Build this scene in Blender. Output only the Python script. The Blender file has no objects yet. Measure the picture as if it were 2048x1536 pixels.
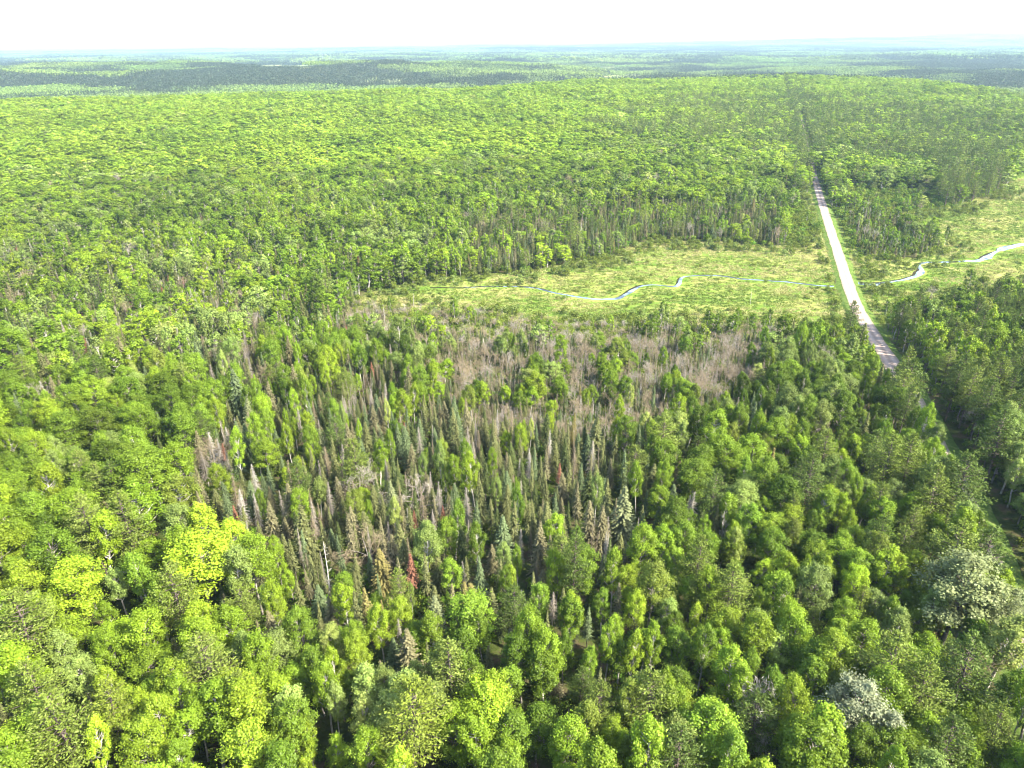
import bpy, math, random
import numpy as np
from mathutils import Matrix, Vector

# ------------------------------------------------------------------ camera, light, exposure
SC = bpy.context.scene
COL = SC.collection
PITCH, ROLL, CAM_H, FPX = math.radians(25.65), math.radians(0.5), 80.0, 1420.0
cam_data = bpy.data.cameras.new('drone_camera')
cam_data.sensor_width = 36.0
cam_data.lens = FPX * 36.0 / 2048.0
cam_data.clip_start, cam_data.clip_end = 0.5, 60000.0
cam = bpy.data.objects.new('drone_camera', cam_data)
COL.objects.link(cam)
_r0, _u0 = np.array([1.0, 0, 0]), np.array([0, math.sin(PITCH), math.cos(PITCH)])
C_F = np.array([0, math.cos(PITCH), -math.sin(PITCH)])
C_R = math.cos(ROLL) * _r0 - math.sin(ROLL) * _u0
C_U = math.sin(ROLL) * _r0 + math.cos(ROLL) * _u0
m = Matrix(((C_R[0], C_U[0], -C_F[0], 0), (C_R[1], C_U[1], -C_F[1], 0), (C_R[2], C_U[2], -C_F[2], CAM_H), (0, 0, 0, 1)))
cam.matrix_world = m
SC.camera = cam

SUN_EL, SUN_AZ = math.radians(42), math.radians(117)      # azimuth clockwise from +Y
world = bpy.data.worlds.new('World')
SC.world = world
world.use_nodes = True
wn = world.node_tree
bg = wn.nodes['Background']
sky = wn.nodes.new('ShaderNodeTexSky')
sky.sky_type = 'NISHITA'
sky.sun_disc = False
sky.sun_elevation, sky.sun_rotation = SUN_EL, SUN_AZ
sky.air_density, sky.dust_density, sky.ozone_density = 1.0, 2.2, .8
wn.links.new(sky.outputs[0], bg.inputs[0])
bg.inputs[1].default_value = 0.15
sun_data = bpy.data.lights.new('sun', 'SUN')
sun_data.energy, sun_data.angle, sun_data.color = 4.1, math.radians(0.5), (1.0, 0.93, 0.80)
sun = bpy.data.objects.new('sun', sun_data)
COL.objects.link(sun)
to_sun = Vector((math.sin(SUN_AZ) * math.cos(SUN_EL), math.cos(SUN_AZ) * math.cos(SUN_EL), math.sin(SUN_EL)))
sun.rotation_euler = to_sun.to_track_quat('Z', 'Y').to_euler()
SC.view_settings.view_transform = 'Standard'
SC.view_settings.look = 'None'
SC.view_settings.gamma = 1.0
SC.view_settings.exposure = 2.08
cy = SC.cycles
cy.max_bounces, cy.diffuse_bounces, cy.glossy_bounces, cy.transmission_bounces = 5, 3, 1, 3
cy.transparent_max_bounces, cy.volume_bounces = 4, 0
cy.caustics_reflective = cy.caustics_refractive = False
cy.use_denoising = True
cy.pixel_filter_type = 'BLACKMAN_HARRIS'
cy.filter_width = 1.15
SC.render.engine = 'CYCLES'

RNG = np.random.default_rng(7)

# ------------------------------------------------------------------ picture <-> place
def ray(px, py):
    return (px - 1024) / FPX * C_R + (768 - py) / FPX * C_U + C_F

def project(P):
    P = np.atleast_2d(np.asarray(P, float)) - np.array([0, 0, CAM_H])
    d = P @ C_F
    dd = np.where(d > 1, d, 1)
    x = 1024 + FPX * (P @ C_R) / dd
    y = 768 - FPX * (P @ C_U) / dd
    return x, y, d

def smooth(t):
    t = np.clip(t, 0, 1)
    return t * t * (3 - 2 * t)

def _hash(ix, iy, s):
    n = (ix * 374761393 + iy * 668265263 + s * 1442695041) & 0x7fffffff
    n = ((n ^ (n >> 13)) * 1274126177) & 0x7fffffff
    return ((n ^ (n >> 16)) & 0xffff) / 65535.0

def vnoise(x, y, s=0):
    x = np.asarray(x, float); y = np.asarray(y, float)
    ix = np.floor(x).astype(np.int64); iy = np.floor(y).astype(np.int64)
    fx = smooth(x - ix); fy = smooth(y - iy)
    a, b = _hash(ix, iy, s), _hash(ix + 1, iy, s)
    c, d = _hash(ix, iy + 1, s), _hash(ix + 1, iy + 1, s)
    return (a * (1 - fx) + b * fx) * (1 - fy) + (c * (1 - fx) + d * fx) * fy

def fbm(x, y, s=0, o=3):
    v, a, t = 0, 1.0, 0
    for k in range(o):
        v = v + a * vnoise(np.asarray(x) * 2 ** k, np.asarray(y) * 2 ** k, s + 17 * k); t += a; a *= .5
    return v / t

CREST = [(-300, 212, 0), (0, 205, 0), (300, 196, 1), (550, 186, 2), (900, 180, 3), (1180, 161, 5), (1600, 150, 7), (1850, 163, 4), (2048, 195, -3), (2350, 200, -3)]
_ct, _cy, _ce = [], [], []
for px, py, ec in CREST:
    d = ray(px, py)
    t = (CAM_H - ec - 13) / -d[2]
    _ct.append(d[0] / d[1]); _cy.append(d[1] * t); _ce.append(ec)

def ground(X, Y):
    X = np.asarray(X, float); Y = np.asarray(Y, float)
    Yp = np.maximum(Y, 1.0)
    tn = np.clip(X / np.maximum(Yp, 60), -1.6, 1.6)
    yc = np.interp(tn, _ct, _cy); ec = np.interp(tn, _ct, _ce)
    near = np.interp(Y, [-400, 0, 75, 118, 170, 205, 240, 275, 300, 430], [-2, -4, -4, -3, -6.5, -10.5, -15.5, -19.3, -20, -20])
    rise = -20 + (ec + 20) * smooth((Y - 430) / (yc - 430))
    rear = ec + (-28 - ec) * smooth((Y - yc) / (0.42 * yc))
    e = np.where(Y < 430, near, np.where(Y < yc, rise, rear))
    e = e + (fbm(X / 90, Y / 90, 3) - .5) * 7.0 * smooth((Y - 500) / 250) * (1 - smooth((Y - 1400) / 400))
    left = 1 - smooth((tn + .05) / .25)
    r2 = 34 * left * smooth((Y - 1750) / 900) * (1 - smooth((Y - 2900) / 700)) * (.75 + .5 * fbm(X / 500, Y / 500, 8))
    e = e + r2
    e = e + 10 * (fbm(X / 700, Y / 700, 5) - .5) * smooth((Y - 1800) / 900)
    e = e + (30 * (fbm(X / 420, Y / 260, 15, 2) - .5) + 15 * (fbm(X / 150, Y / 120, 16, 2) - .5)) * smooth((Y - 1650) / 500) * (1 - .6 * smooth((Y - 4500) / 2500))
    far = smooth((Y - 4500) / 4500)
    e = e + far * (34 + 22 * smooth((tn - .2) / .5)) * (fbm(X / 1900, Y / 1300, 9) * 1.9 - .55)
    e = e + smooth((Y - 8000) / 4000) * (30 + 100 * smooth((tn - .05) / .45)) * (.6 + .5 * fbm(X / 2600, Y / 2000, 12))
    return e

def hit(px, py, h=0.0):
    """The point at height h over the ground that stands at this pixel of the photograph."""
    d = ray(px, py)
    t = 60.0
    for _ in range(60):
        p = d * t
        g = float(ground(p[0], p[1])) + h
        tz = (CAM_H - g) / -d[2]
        if abs(tz - t) < .02: break
        t = .5 * t + .5 * tz
    p = d * t
    return p[0], p[1]

def inside(px, py, poly):
    px = np.asarray(px, float); py = np.asarray(py, float)
    r = np.zeros(px.shape, bool)
    n = len(poly)
    for i in range(n):
        x1, y1 = poly[i]; x2, y2 = poly[(i + 1) % n]
        if y1 == y2: continue
        c = ((y1 > py) != (y2 > py)) & (px < (x2 - x1) * (py - y1) / (y2 - y1) + x1)
        r ^= c
    return r

ROAD_A, ROAD_S = 50.6, 0.33
def road_dist(X, Y):
    return (X - ROAD_A - ROAD_S * Y) / math.sqrt(1 + ROAD_S ** 2)     # signed, + is right of the road

# land cover, read off the photograph on its ground points
MARSH = [(690, 612), (730, 590), (800, 572), (850, 560), (1000, 548), (1130, 532), (1200, 520), (1250, 500), (1300, 482), (1400, 484), (1560, 495), (1640, 470), (1600, 400), (1560, 385), (1640, 385), (1670, 480), (1690, 560), (1740, 672), (1560, 662), (1400, 655), (1250, 660), (1100, 650), (950, 632), (800, 618)]
MARSH_R = [(1745, 640), (1718, 590), (1700, 520), (1760, 520), (1840, 515), (1890, 490), (1830, 455), (1790, 432), (1900, 415), (1960, 398), (2010, 380), (2035, 345), (2400, 330), (2400, 640), (2048, 580), (1950, 590), (1850, 600)]
FIELDS = [[(1182, 152), (1215, 147), (1305, 148), (1318, 153), (1270, 160), (1192, 163)], [(505, 131), (560, 127), (640, 129), (668, 134), (610, 137), (500, 138)], [(706, 156), (760, 155), (802, 157), (800, 162), (716, 163)], [(1190, 134), (1240, 132), (1262, 137), (1210, 140)], [(1400, 98), (1440, 97), (1452, 101), (1410, 103)], [(1551, 80), (1556, 80), (1560, 93), (1550, 93)], [(850, 170), (900, 168), (912, 173), (860, 175)]]
STREAM = [(860, 575), (920, 577), (980, 573), (1040, 574), (1075, 577), (1110, 587), (1150, 593), (1180, 598), (1215, 600), (1240, 597), (1262, 583), (1285, 571), (1310, 569), (1335, 573), (1352, 576), (1360, 568), (1362, 554), (1400, 551), (1440, 552), (1480, 558), (1530, 561), (1580, 565), (1625, 571), (1672, 574)]
STREAM_W = [1.0, 1.0, 1.2, 1.4, 1.8, 1.8, 1.9, 2.4, 2.8, 3.4, 3.4, 3.4, 3.2, 1.6, 2.0, 3.0, 2.2, 1.4, 1.4, 1.6, 2.2, 2.4, 2.8, 4.0]
STREAM_R = [(1716, 566), (1745, 570), (1762, 567), (1800, 562), (1836, 552), (1846, 541), (1832, 530), (1850, 525), (1900, 524), (1960, 522), (1978, 514), (1990, 504), (2010, 497), (2050, 488), (2110, 478), (2200, 474)]
STREAM_RW = [5.0, 6.0, 4.0, 1.6, 2.6, 3.2, 2.6, 2.2, 2.2, 3.0, 4.2, 4.4, 4.0, 4.0, 4.5, 4.5]

def resample(path, ws, step=2.0):
    P = np.array([hit(*p) for p in path]); ws = np.array(ws, float)
    s = np.r_[0, np.cumsum(np.hypot(*np.diff(P, axis=0).T))]
    q = np.arange(0, s[-1], step)
    x, y, w = np.interp(q, s, P[:, 0]), np.interp(q, s, P[:, 1]), np.interp(q, s, ws)
    for _ in range(3):
        x[1:-1] = .25 * x[:-2] + .5 * x[1:-1] + .25 * x[2:]; y[1:-1] = .25 * y[:-2] + .5 * y[1:-1] + .25 * y[2:]
    jit = (vnoise(q / 5, q * 0 + 3, 4) - .5) * 1.6
    w = w * (.35 + 1.3 * vnoise(q / 6, q * 0, 6))
    return np.stack([x, y + jit * .5, w], 1)

CREEK = [resample(STREAM, STREAM_W), resample(STREAM_R, STREAM_RW)]
_ck = np.concatenate(CREEK)
def creek_dist(X, Y):
    X = np.asarray(X, float); Y = np.asarray(Y, float)
    out = np.full(X.shape, 99.0)
    m_ = (Y > 200) & (Y < 460) & (np.abs(X) < 420)
    if m_.any():
        xs, ys = X[m_], Y[m_]
        best = np.full(xs.shape, 99.0)
        for i in range(0, len(_ck), 2):
            best = np.minimum(best, np.hypot(xs - _ck[i, 0], ys - _ck[i, 1]) - _ck[i, 2] * .5)
        out[m_] = best
    return out

# ------------------------------------------------------------------ materials
def new_mat(name):
    mt = bpy.data.materials.new(name); mt.use_nodes = True
    nt = mt.node_tree; nt.nodes.clear()
    out = nt.nodes.new('ShaderNodeOutputMaterial')
    return mt, nt, out

def leaf_material(name, translucency=.35, gloss=.06, vary=.45, warm=(1.0, 1.05, .7)):
    mt, nt, out = new_mat(name)
    N, L = nt.nodes, nt.links
    at = N.new('ShaderNodeAttribute'); at.attribute_type = 'INSTANCER'; at.attribute_name = 'tint'
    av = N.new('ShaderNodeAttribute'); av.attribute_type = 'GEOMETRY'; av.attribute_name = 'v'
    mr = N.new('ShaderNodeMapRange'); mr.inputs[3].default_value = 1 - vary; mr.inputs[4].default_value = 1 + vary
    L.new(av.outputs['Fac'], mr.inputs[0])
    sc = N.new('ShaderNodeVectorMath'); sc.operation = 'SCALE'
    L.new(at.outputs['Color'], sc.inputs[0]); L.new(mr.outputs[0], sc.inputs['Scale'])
    df = N.new('ShaderNodeBsdfDiffuse'); L.new(sc.outputs[0], df.inputs[0])
    tr = N.new('ShaderNodeBsdfTranslucent')
    tc = N.new('ShaderNodeVectorMath'); tc.operation = 'MULTIPLY'; tc.inputs[1].default_value = warm
    L.new(sc.outputs[0], tc.inputs[0]); L.new(tc.outputs[0], tr.inputs[0])
    m1 = N.new('ShaderNodeMixShader'); m1.inputs[0].default_value = translucency
    L.new(df.outputs[0], m1.inputs[1]); L.new(tr.outputs[0], m1.inputs[2])
    gl = N.new('ShaderNodeBsdfGlossy'); gl.inputs['Roughness'].default_value = .5; gl.inputs[0].default_value = (.9, .95, .85, 1)
    m2 = N.new('ShaderNodeMixShader'); m2.inputs[0].default_value = gloss
    L.new(m1.outputs[0], m2.inputs[1]); L.new(gl.outputs[0], m2.inputs[2])
    L.new(m2.outputs[0], out.inputs[0])
    return mt

def bark_material(name, c1, c2, scale=1.5):
    mt, nt, out = new_mat(name)
    N, L = nt.nodes, nt.links
    tc = N.new('ShaderNodeTexCoord'); nz = N.new('ShaderNodeTexNoise'); nz.inputs['Scale'].default_value = scale
    mp = N.new('ShaderNodeMapping'); mp.inputs['Scale'].default_value = (1, 1, 2.5)
    L.new(tc.outputs['Object'], mp.inputs[0]); L.new(mp.outputs[0], nz.inputs[0])
    cr = N.new('ShaderNodeValToRGB'); cr.color_ramp.elements[0].color = (*c1, 1); cr.color_ramp.elements[1].color = (*c2, 1)
    cr.color_ramp.elements[0].position = .35; cr.color_ramp.elements[1].position = .65
    L.new(nz.outputs[0], cr.inputs[0])
    df = N.new('ShaderNodeBsdfDiffuse'); L.new(cr.outputs[0], df.inputs[0]); L.new(df.outputs[0], out.inputs[0])
    return mt

M_LEAF = leaf_material('broad_leaves', .33, .015, .35)
M_NEEDLE = leaf_material('conifer_needles', .15, .012, .35, (1.05, 1, .8))
M_TWIG = leaf_material('dry_twigs', 0.0, .02, .3)
M_BARK = bark_material('grey_bark', (.10, .09, .075), (.32, .29, .25))
M_PALE = bark_material('pale_aspen_bark', (.26, .24, .20), (.55, .52, .46))
M_DARKBARK = bark_material('conifer_bark', (.07, .055, .045), (.16, .13, .11))

# ------------------------------------------------------------------ mesh pieces
class Mesh:
    """Collects quads and triangles: v (n,3), q (m,4), and a per-face value that varies the leaf colour."""
    def __init__(s): s.v, s.f, s.val, s.n = [], [], [], 0
    def add(s, V, F, val):
        s.v.append(np.asarray(V, float)); s.f.append(np.asarray(F, int) + s.n); s.n += len(V)
        s.val.append(np.broadcast_to(np.asarray(val, float), (len(F),)).copy())
    def leaves(s, C, Nn, size, val, aspect=1.0, rng=RNG, fold=.25, up=None):
        n = len(C)
        Nn = Nn / np.maximum(np.linalg.norm(Nn, axis=1, keepdims=True), 1e-6)
        a = rng.normal(size=(n, 3)) if up is None else up + rng.normal(size=(n, 3)) * .35
        t = a - (a * Nn).sum(1, keepdims=True) * Nn
        t /= np.maximum(np.linalg.norm(t, axis=1, keepdims=True), 1e-6)
        b = np.cross(Nn, t)
        sz = np.broadcast_to(np.asarray(size, float), (n,))[:, None]
        V = np.empty((n, 4, 3))
        V[:, 0] = C - t * sz * .5
        V[:, 1] = C + b * sz * .5 * aspect - Nn * sz * fold * .5
        V[:, 2] = C + t * sz * .5
        V[:, 3] = C - b * sz * .5 * aspect - Nn * sz * fold * .5
        F = np.arange(n * 4).reshape(n, 4)
        s.add(V.reshape(-1, 3), F, val)
    def tube(s, pts, rad, sides=5, val=.5):
        pts = np.asarray(pts, float); k = len(pts)
        d = np.gradient(pts, axis=0); d /= np.maximum(np.linalg.norm(d, axis=1, keepdims=True), 1e-6)
        ref = np.array([1.0, 0.05, 0]) if abs(d[0, 2]) > .7 else np.array([0, 0.05, 1.0])
        a = np.cross(d, ref); a /= np.maximum(np.linalg.norm(a, axis=1, keepdims=True), 1e-6)
        b = np.cross(d, a)
        th = np.linspace(0, 2 * math.pi, sides, endpoint=False)
        V = pts[:, None] + (a[:, None] * np.cos(th)[None, :, None] + b[:, None] * np.sin(th)[None, :, None]) * np.asarray(rad)[:, None, None]
        i, j = np.meshgrid(np.arange(k - 1), np.arange(sides), indexing='ij')
        j2 = (j + 1) % sides
        F = np.stack([i * sides + j, i * sides + j2, (i + 1) * sides + j2, (i + 1) * sides + j], -1).reshape(-1, 4)
        s.add(V.reshape(-1, 3), F, val)
    def arrays(s):
        if not s.v: return np.zeros((0, 3)), np.zeros((0, 4), int), np.zeros(0)
        return np.concatenate(s.v), np.concatenate(s.f), np.concatenate(s.val)

def to_mesh(name, parts):
    """parts: [(Mesh, material)] -> one mesh datablock"""
    vs, fs, vals, mi, n = [], [], [], [], 0
    me = bpy.data.meshes.new(name)
    for k, (mb, mat) in enumerate(parts):
        V, F, val = mb.arrays()
        vs.append(V); fs.append(F + n); vals.append(val); mi.append(np.full(len(F), k)); n += len(V)
        me.materials.append(mat)
    V, F, val, mi = np.concatenate(vs), np.concatenate(fs), np.concatenate(vals), np.concatenate(mi)
    me.vertices.add(len(V)); me.vertices.foreach_set('co', V.astype(np.float32).ravel())
    me.loops.add(F.size); me.loops.foreach_set('vertex_index', F.astype(np.int32).ravel())
    me.polygons.add(len(F)); me.polygons.foreach_set('loop_start', (np.arange(len(F)) * 4).astype(np.int32))
    me.polygons.foreach_set('material_index', mi.astype(np.int32))
    at = me.attributes.new('v', 'FLOAT', 'FACE'); at.data.foreach_set('value', val.astype(np.float32))
    me.update(calc_edges=True)
    return me

def unit(v): return v / np.maximum(np.linalg.norm(v, axis=-1, keepdims=True), 1e-6)

# ---- the kinds of tree. All are built about the origin at their real size; lod 0 near, 1 middle, 2 far
def broadleaf(seed, lod, upright):
    rng = np.random.default_rng(seed)
    H = 15.0
    R = 1.7 if upright else 2.3
    base = ((.42, .32, .26)[lod] if upright else (.36, .28, .2)[lod]) * H
    lean = rng.normal(size=2) * .35
    tz = np.linspace(0, .93 * H, 7)
    wob = np.cumsum(rng.normal(size=(7, 2)) * .13, 0) + (tz / H)[:, None] * lean
    tp = np.c_[wob, tz]
    trunk, crown = Mesh(), Mesh()
    trunk.tube(tp, np.interp(tz, [0, .45 * H, .93 * H], [.17, .11, .03]), (6, 4, 3)[lod], .5)
    nl = ((46, 56), (28, 34), (8, 9))[lod][0 if upright else 1]
    leaf_n = (220, 66, 34)[lod]; ls = (.215, .44, .95)[lod]
    for i in range(nl):
        t = (i + .5) / nl
        t = t ** .8
        z = base + (H - .9 - base) * t
        prof = math.sin(math.pi * min(1, (.16 + .84 * t) ** .85) * .93) ** .6 if not upright else (math.sin(math.pi * (.14 + .8 * t)) ** .7)
        ang = i * 2.39996 + rng.normal() * .5
        rr = R * prof * rng.uniform(.45, 1.02)
        if t > .93: rr *= .35
        c = np.array([math.cos(ang) * rr, math.sin(ang) * rr, z + rng.normal() * .35])
        cx = np.array([np.interp(z, tz, wob[:, 0]), np.interp(z, tz, wob[:, 1]), 0])
        c = c + cx
        lr = rng.uniform(.34, .85) * (.85 if upright else 1.0)
        if lod == 2: lr *= 1.75
        if lod < 2:
            z0 = max(base * .75, c[2] - (.55 + .9 * rr))
            p0 = np.array([np.interp(z0, tz, wob[:, 0]), np.interp(z0, tz, wob[:, 1]), z0])
            mid = (p0 + c) / 2 + np.array([0, 0, -.15 * rr])
            trunk.tube([p0, mid, c], [.075, .05, .02], 3, .5)
        dr = unit(rng.normal(size=(leaf_n, 3)) + np.array([0, 0, .35]) + unit(np.array([c[0], c[1], 0.01]))[None] * .35)
        rad = lr * np.abs(rng.normal(.82, .34, leaf_n)) * (1 + .45 * (rng.random(leaf_n) < .12))
        C = c + dr * rad[:, None] * (np.array([.82, .82, 1.25]) if upright else np.array([.95, .95, 1.0]))
        Nn = dr * (.9, 1.2, 1.6)[lod] + rng.normal(size=(leaf_n, 3)) * (.55, .5, .3)[lod] + np.array([0, 0, .3])
        crown.leaves(C, Nn, ls * rng.uniform(.6, 1.25, leaf_n), np.clip(rng.normal(.5, .2) + rng.normal(size=leaf_n) * .18, 0, 1), .75, rng)
    # loose sprays standing out of the lobes' outline
    if lod < 2:
        k = (900, 160)[lod]
        A, _, _ = crown.arrays()
        pick = A[rng.integers(0, len(A), k)]
        out = unit(np.c_[pick[:, :2], np.abs(pick[:, 2] - base) * .6 + .5])
        crown.leaves(pick + out * rng.uniform(.05, .6, (k, 1)), rng.normal(size=(k, 3)), ls * .8, rng.uniform(.4, 1, k), .6, rng)
    return crown, trunk

def spruce(seed, lod, kind='live'):
    """kind: live, thin, dead, red"""
    rng = np.random.default_rng(seed)
    H = 14.0
    R = {'live': 2.7, 'thin': 1.9, 'dead': 1.9, 'red': 1.7}[kind]
    z0 = {'live': .10, 'thin': .3, 'dead': .22, 'red': .4}[kind] * H
    trunk, crown = Mesh(), Mesh()
    tz = np.linspace(0, H, 6); wob = np.cumsum(rng.normal(size=(6, 2)) * .07, 0)
    trunk.tube(np.c_[wob, tz], np.interp(tz, [0, H], [.15, .02]), (6, 4, 3)[lod], .6 if kind != 'dead' else .8)
    step = (.34, .6, 1.2)[lod]
    z = z0
    while z < H - .15:
        t = (z - z0) / (H - z0)
        env = R * (1 - t) ** .82 * (1 if t > .12 else .7 + 2.5 * t)
        nb = (8, 6, 5)[lod]
        if kind == 'dead': nb = (7, 5, 4)[lod]
        a0 = rng.uniform(0, 6.28)
        for b in range(nb):
            if rng.random() < (.12 if kind in ('live', 'red') else .25): continue
            ang = a0 + b * 6.283 / nb + rng.normal() * .2
            L_ = max(.18, env * rng.uniform(.6, 1.15))
            dirh = np.array([math.cos(ang), math.sin(ang), 0])
            cx = np.array([np.interp(z, tz, wob[:, 0]), np.interp(z, tz, wob[:, 1]), z + rng.normal() * .08])
            k = max(2, int(L_ / (.34, .6, 1.0)[lod]) + 1)
            s_ = (np.arange(k) + .6) / k
            drop = (-.32 * s_ - .1 * s_ ** 2 + .12 * s_ ** 3) * L_ * (1.1 if kind != 'dead' else 1.5) * (1.15 - .9 * t)
            C = cx + dirh * (s_ * L_)[:, None]; C[:, 2] += drop
            side = np.array([-dirh[1], dirh[0], 0])
            if kind == 'dead':
                trunk_pts = np.array([cx, cx + dirh * L_ * .5 + [0, 0, -.12 * L_], cx + dirh * L_ * .95 + [0, 0, -.42 * L_]])
                crown.tube(trunk_pts, np.array([.045, .03, .012]) * (1, 1.3, 2)[lod], 3, rng.uniform(.4, 1))
                C = C + rng.normal(size=C.shape) * .12
                crown.leaves(C, rng.normal(size=(k, 3)) + side, (.34, .5, .9)[lod], rng.uniform(.2, 1, k), .16, rng)
                continue
            wid = (.50, .85, 1.5)[lod] * (1.15 - .5 * s_)
            Nn = np.array([0, 0, 1.0]) + dirh * .35 + rng.normal(size=(k, 3)) * .3
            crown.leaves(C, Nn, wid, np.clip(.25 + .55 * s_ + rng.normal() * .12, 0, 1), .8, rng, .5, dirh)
            if lod < 2:   # hanging twigs under the branch
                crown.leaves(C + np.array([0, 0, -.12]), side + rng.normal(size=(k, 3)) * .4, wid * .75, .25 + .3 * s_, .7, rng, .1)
        z += step * rng.uniform(.8, 1.2) * (1 - .35 * t)
    if kind != 'dead':
        n = (14, 6, 3)[lod]
        crown.leaves(np.c_[rng.normal(size=(n, 2)) * .08 + wob[-1], H - rng.uniform(0, .9, n)], rng.normal(size=(n, 3)) * [1, 1, .2], (.3, .4, .7)[lod], .6, .5, rng)
    return crown, trunk

def pine(seed, lod):
    rng = np.random.default_rng(seed)
    H = 17.0
    trunk, crown = Mesh(), Mesh()
    tz = np.linspace(0, H * .97, 6); wob = np.cumsum(rng.normal(size=(6, 2)) * .12, 0)
    trunk.tube(np.c_[wob, tz], np.interp(tz, [0, H], [.24, .04]), (6, 4, 3)[lod])
    z0 = .34 * H
    nw = (15, 11, 6)[lod]
    for w in range(nw):
        t = (w + .5) / nw
        z = z0 + (H - z0) * t ** .92
        env = 3.5 * (1 - t) ** .62 * (.75 + .5 * min(1, t * 4)) + .15
        nb = max(3, int((6, 5, 4)[lod] * (1 - .35 * t)))
        a0 = rng.uniform(0, 6.28)
        for b in range(nb):
            ang = a0 + b * 6.283 / nb + rng.normal() * .3
            L_ = env * rng.uniform(.6, 1.15)
            dirh = np.array([math.cos(ang), math.sin(ang), 0]); side = np.array([-dirh[1], dirh[0], 0])
            cx = np.array([np.interp(z, tz, wob[:, 0]), np.interp(z, tz, wob[:, 1]), z])
            rise = .12 + .25 * t
            tip = cx + dirh * L_ + [0, 0, rise * L_]
            if lod < 2: trunk.tube([cx, (cx + tip) / 2 + [0, 0, -.08 * L_], tip], [.07, .045, .015], 3)
            n = int((100, 26, 9)[lod] * max(.4, L_ / 3))
            s_ = rng.uniform(.3, 1.05, n)
            spread = .62 * L_ * .5 * (1.1 - .6 * np.abs(s_ - .7))
            C = cx + (tip - cx) * s_[:, None] + side * (rng.normal(size=n) * spread * .55)[:, None] + np.c_[np.zeros(n), np.zeros(n), np.abs(rng.normal(size=n)) * .22]
            Nn = rng.normal(size=(n, 3)) * .8 + np.array([0, 0, .6])
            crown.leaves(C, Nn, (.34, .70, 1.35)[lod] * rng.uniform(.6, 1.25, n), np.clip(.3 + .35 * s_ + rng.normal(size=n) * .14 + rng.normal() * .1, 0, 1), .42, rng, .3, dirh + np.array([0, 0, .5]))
    n = (60, 20, 6)[lod]
    crown.leaves(np.c_[rng.normal(size=(n, 2)) * .35 + wob[-1], H - rng.uniform(0, 1.3, n)], rng.normal(size=(n, 3)), (.4, .7, 1.1)[lod], .7, .45, rng)
    return crown, trunk

def bare(seed, lod, H=11.0, thicket=False):
    """Leafless tree: trunk, forking limbs and a haze of fine twigs."""
    rng = np.random.default_rng(seed)
    trunk, crown = Mesh(), Mesh()
    def grow(p, d, L_, r, depth):
        q = p + d * L_ * .5 + rng.normal(size=3) * .05 * L_
        e = p + d * L_ + rng.normal(size=3) * .08 * L_
        (trunk if depth <= (1 if not thicket else 0) else crown).tube([p, q, e], [r, r * .8, r * .6], (5 if depth == 0 else 3) if lod == 0 else 3, rng.uniform(.3, 1))
        if depth >= (4 if lod == 0 else 3):
            k = (5, 5, 4)[lod]
            C = e + rng.normal(size=(k, 3)) * .25 * (1 + lod)
            crown.leaves(C, rng.normal(size=(k, 3)), (.7, .9, 1.3)[lod], rng.uniform(.2, 1, k), (.07, .10, .14)[lod], rng, 0, d)
            return
        nk = 3 if depth else (4 if not thicket else 3)
        for i in range(nk):
            a = unit(d + rng.normal(size=3) * (.27 if thicket else .55) + np.array([0, 0, .30 if thicket else .12]))
            grow(p + (e - p) * rng.uniform(.55, 1), a, L_ * rng.uniform(.5, .72), r * .58, depth + 1)
        if depth == 0: grow(e, unit(d + rng.normal(size=3) * .12), L_ * .6, r * .7, 1)
    if thicket:
        for s_ in range(2):
            b0 = np.r_[rng.normal(size=2) * .45, 0]; lean = rng.normal(size=2) * .07; h_ = H * rng.uniform(.7, 1)
            tip = b0 + np.r_[lean * h_, h_]
            trunk.tube([b0, (b0 + tip) / 2 + rng.normal(size=3) * .12, tip], [.075, .05, .015], 3 if lod else 5, .8)
            for q in range((26, 15, 8)[lod]):
                f = rng.uniform(.28, 1); p0 = b0 + (tip - b0) * f; a_ = rng.uniform(0, 6.28); l_ = rng.uniform(.35, 1.0) * (1.25 - .8 * f)
                dd = unit(np.array([math.cos(a_) * .6, math.sin(a_) * .6, 1.0]))
                crown.tube([p0, p0 + dd * l_], np.array([.022, .012]) * (1, 1.6, 2.6)[lod], 3, rng.uniform(.2, 1))
                k = (4, 3, 2)[lod]
                crown.leaves(p0 + dd * l_ + rng.normal(size=(k, 3)) * .18, rng.normal(size=(k, 3)), (.55, .7, .9)[lod], rng.uniform(.1, .9, k), (.06, .09, .14)[lod], rng, 0, dd)
    else:
        grow(np.zeros(3), unit(np.r_[rng.normal(size=2) * .05, 1]), H * .48, .13, 0)
    return crown, trunk

def snag(seed):
    rng = np.random.default_rng(seed)
    H = 9.0; trunk, crown = Mesh(), Mesh()
    tz = np.linspace(0, H, 5); wob = np.cumsum(rng.normal(size=(5, 2)) * .12, 0)
    trunk.tube(np.c_[wob, tz], np.interp(tz, [0, H], [.15, .03]), 5, .9)
    for i in range(26):
        z = rng.uniform(.25, .97) * H; a = rng.uniform(0, 6.28); L_ = rng.uniform(.4, 1.3) * (1.15 - z / H * .7)
        c = np.array([np.interp(z, tz, wob[:, 0]), np.interp(z, tz, wob[:, 1]), z])
        e = c + np.array([math.cos(a), math.sin(a), rng.uniform(-.4, .4)]) * L_
        crown.tube([c, (c + e) / 2 + rng.normal(size=3) * .06, e], [.04, .03, .012], 3, rng.uniform(.4, 1))
    return crown, trunk

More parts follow.
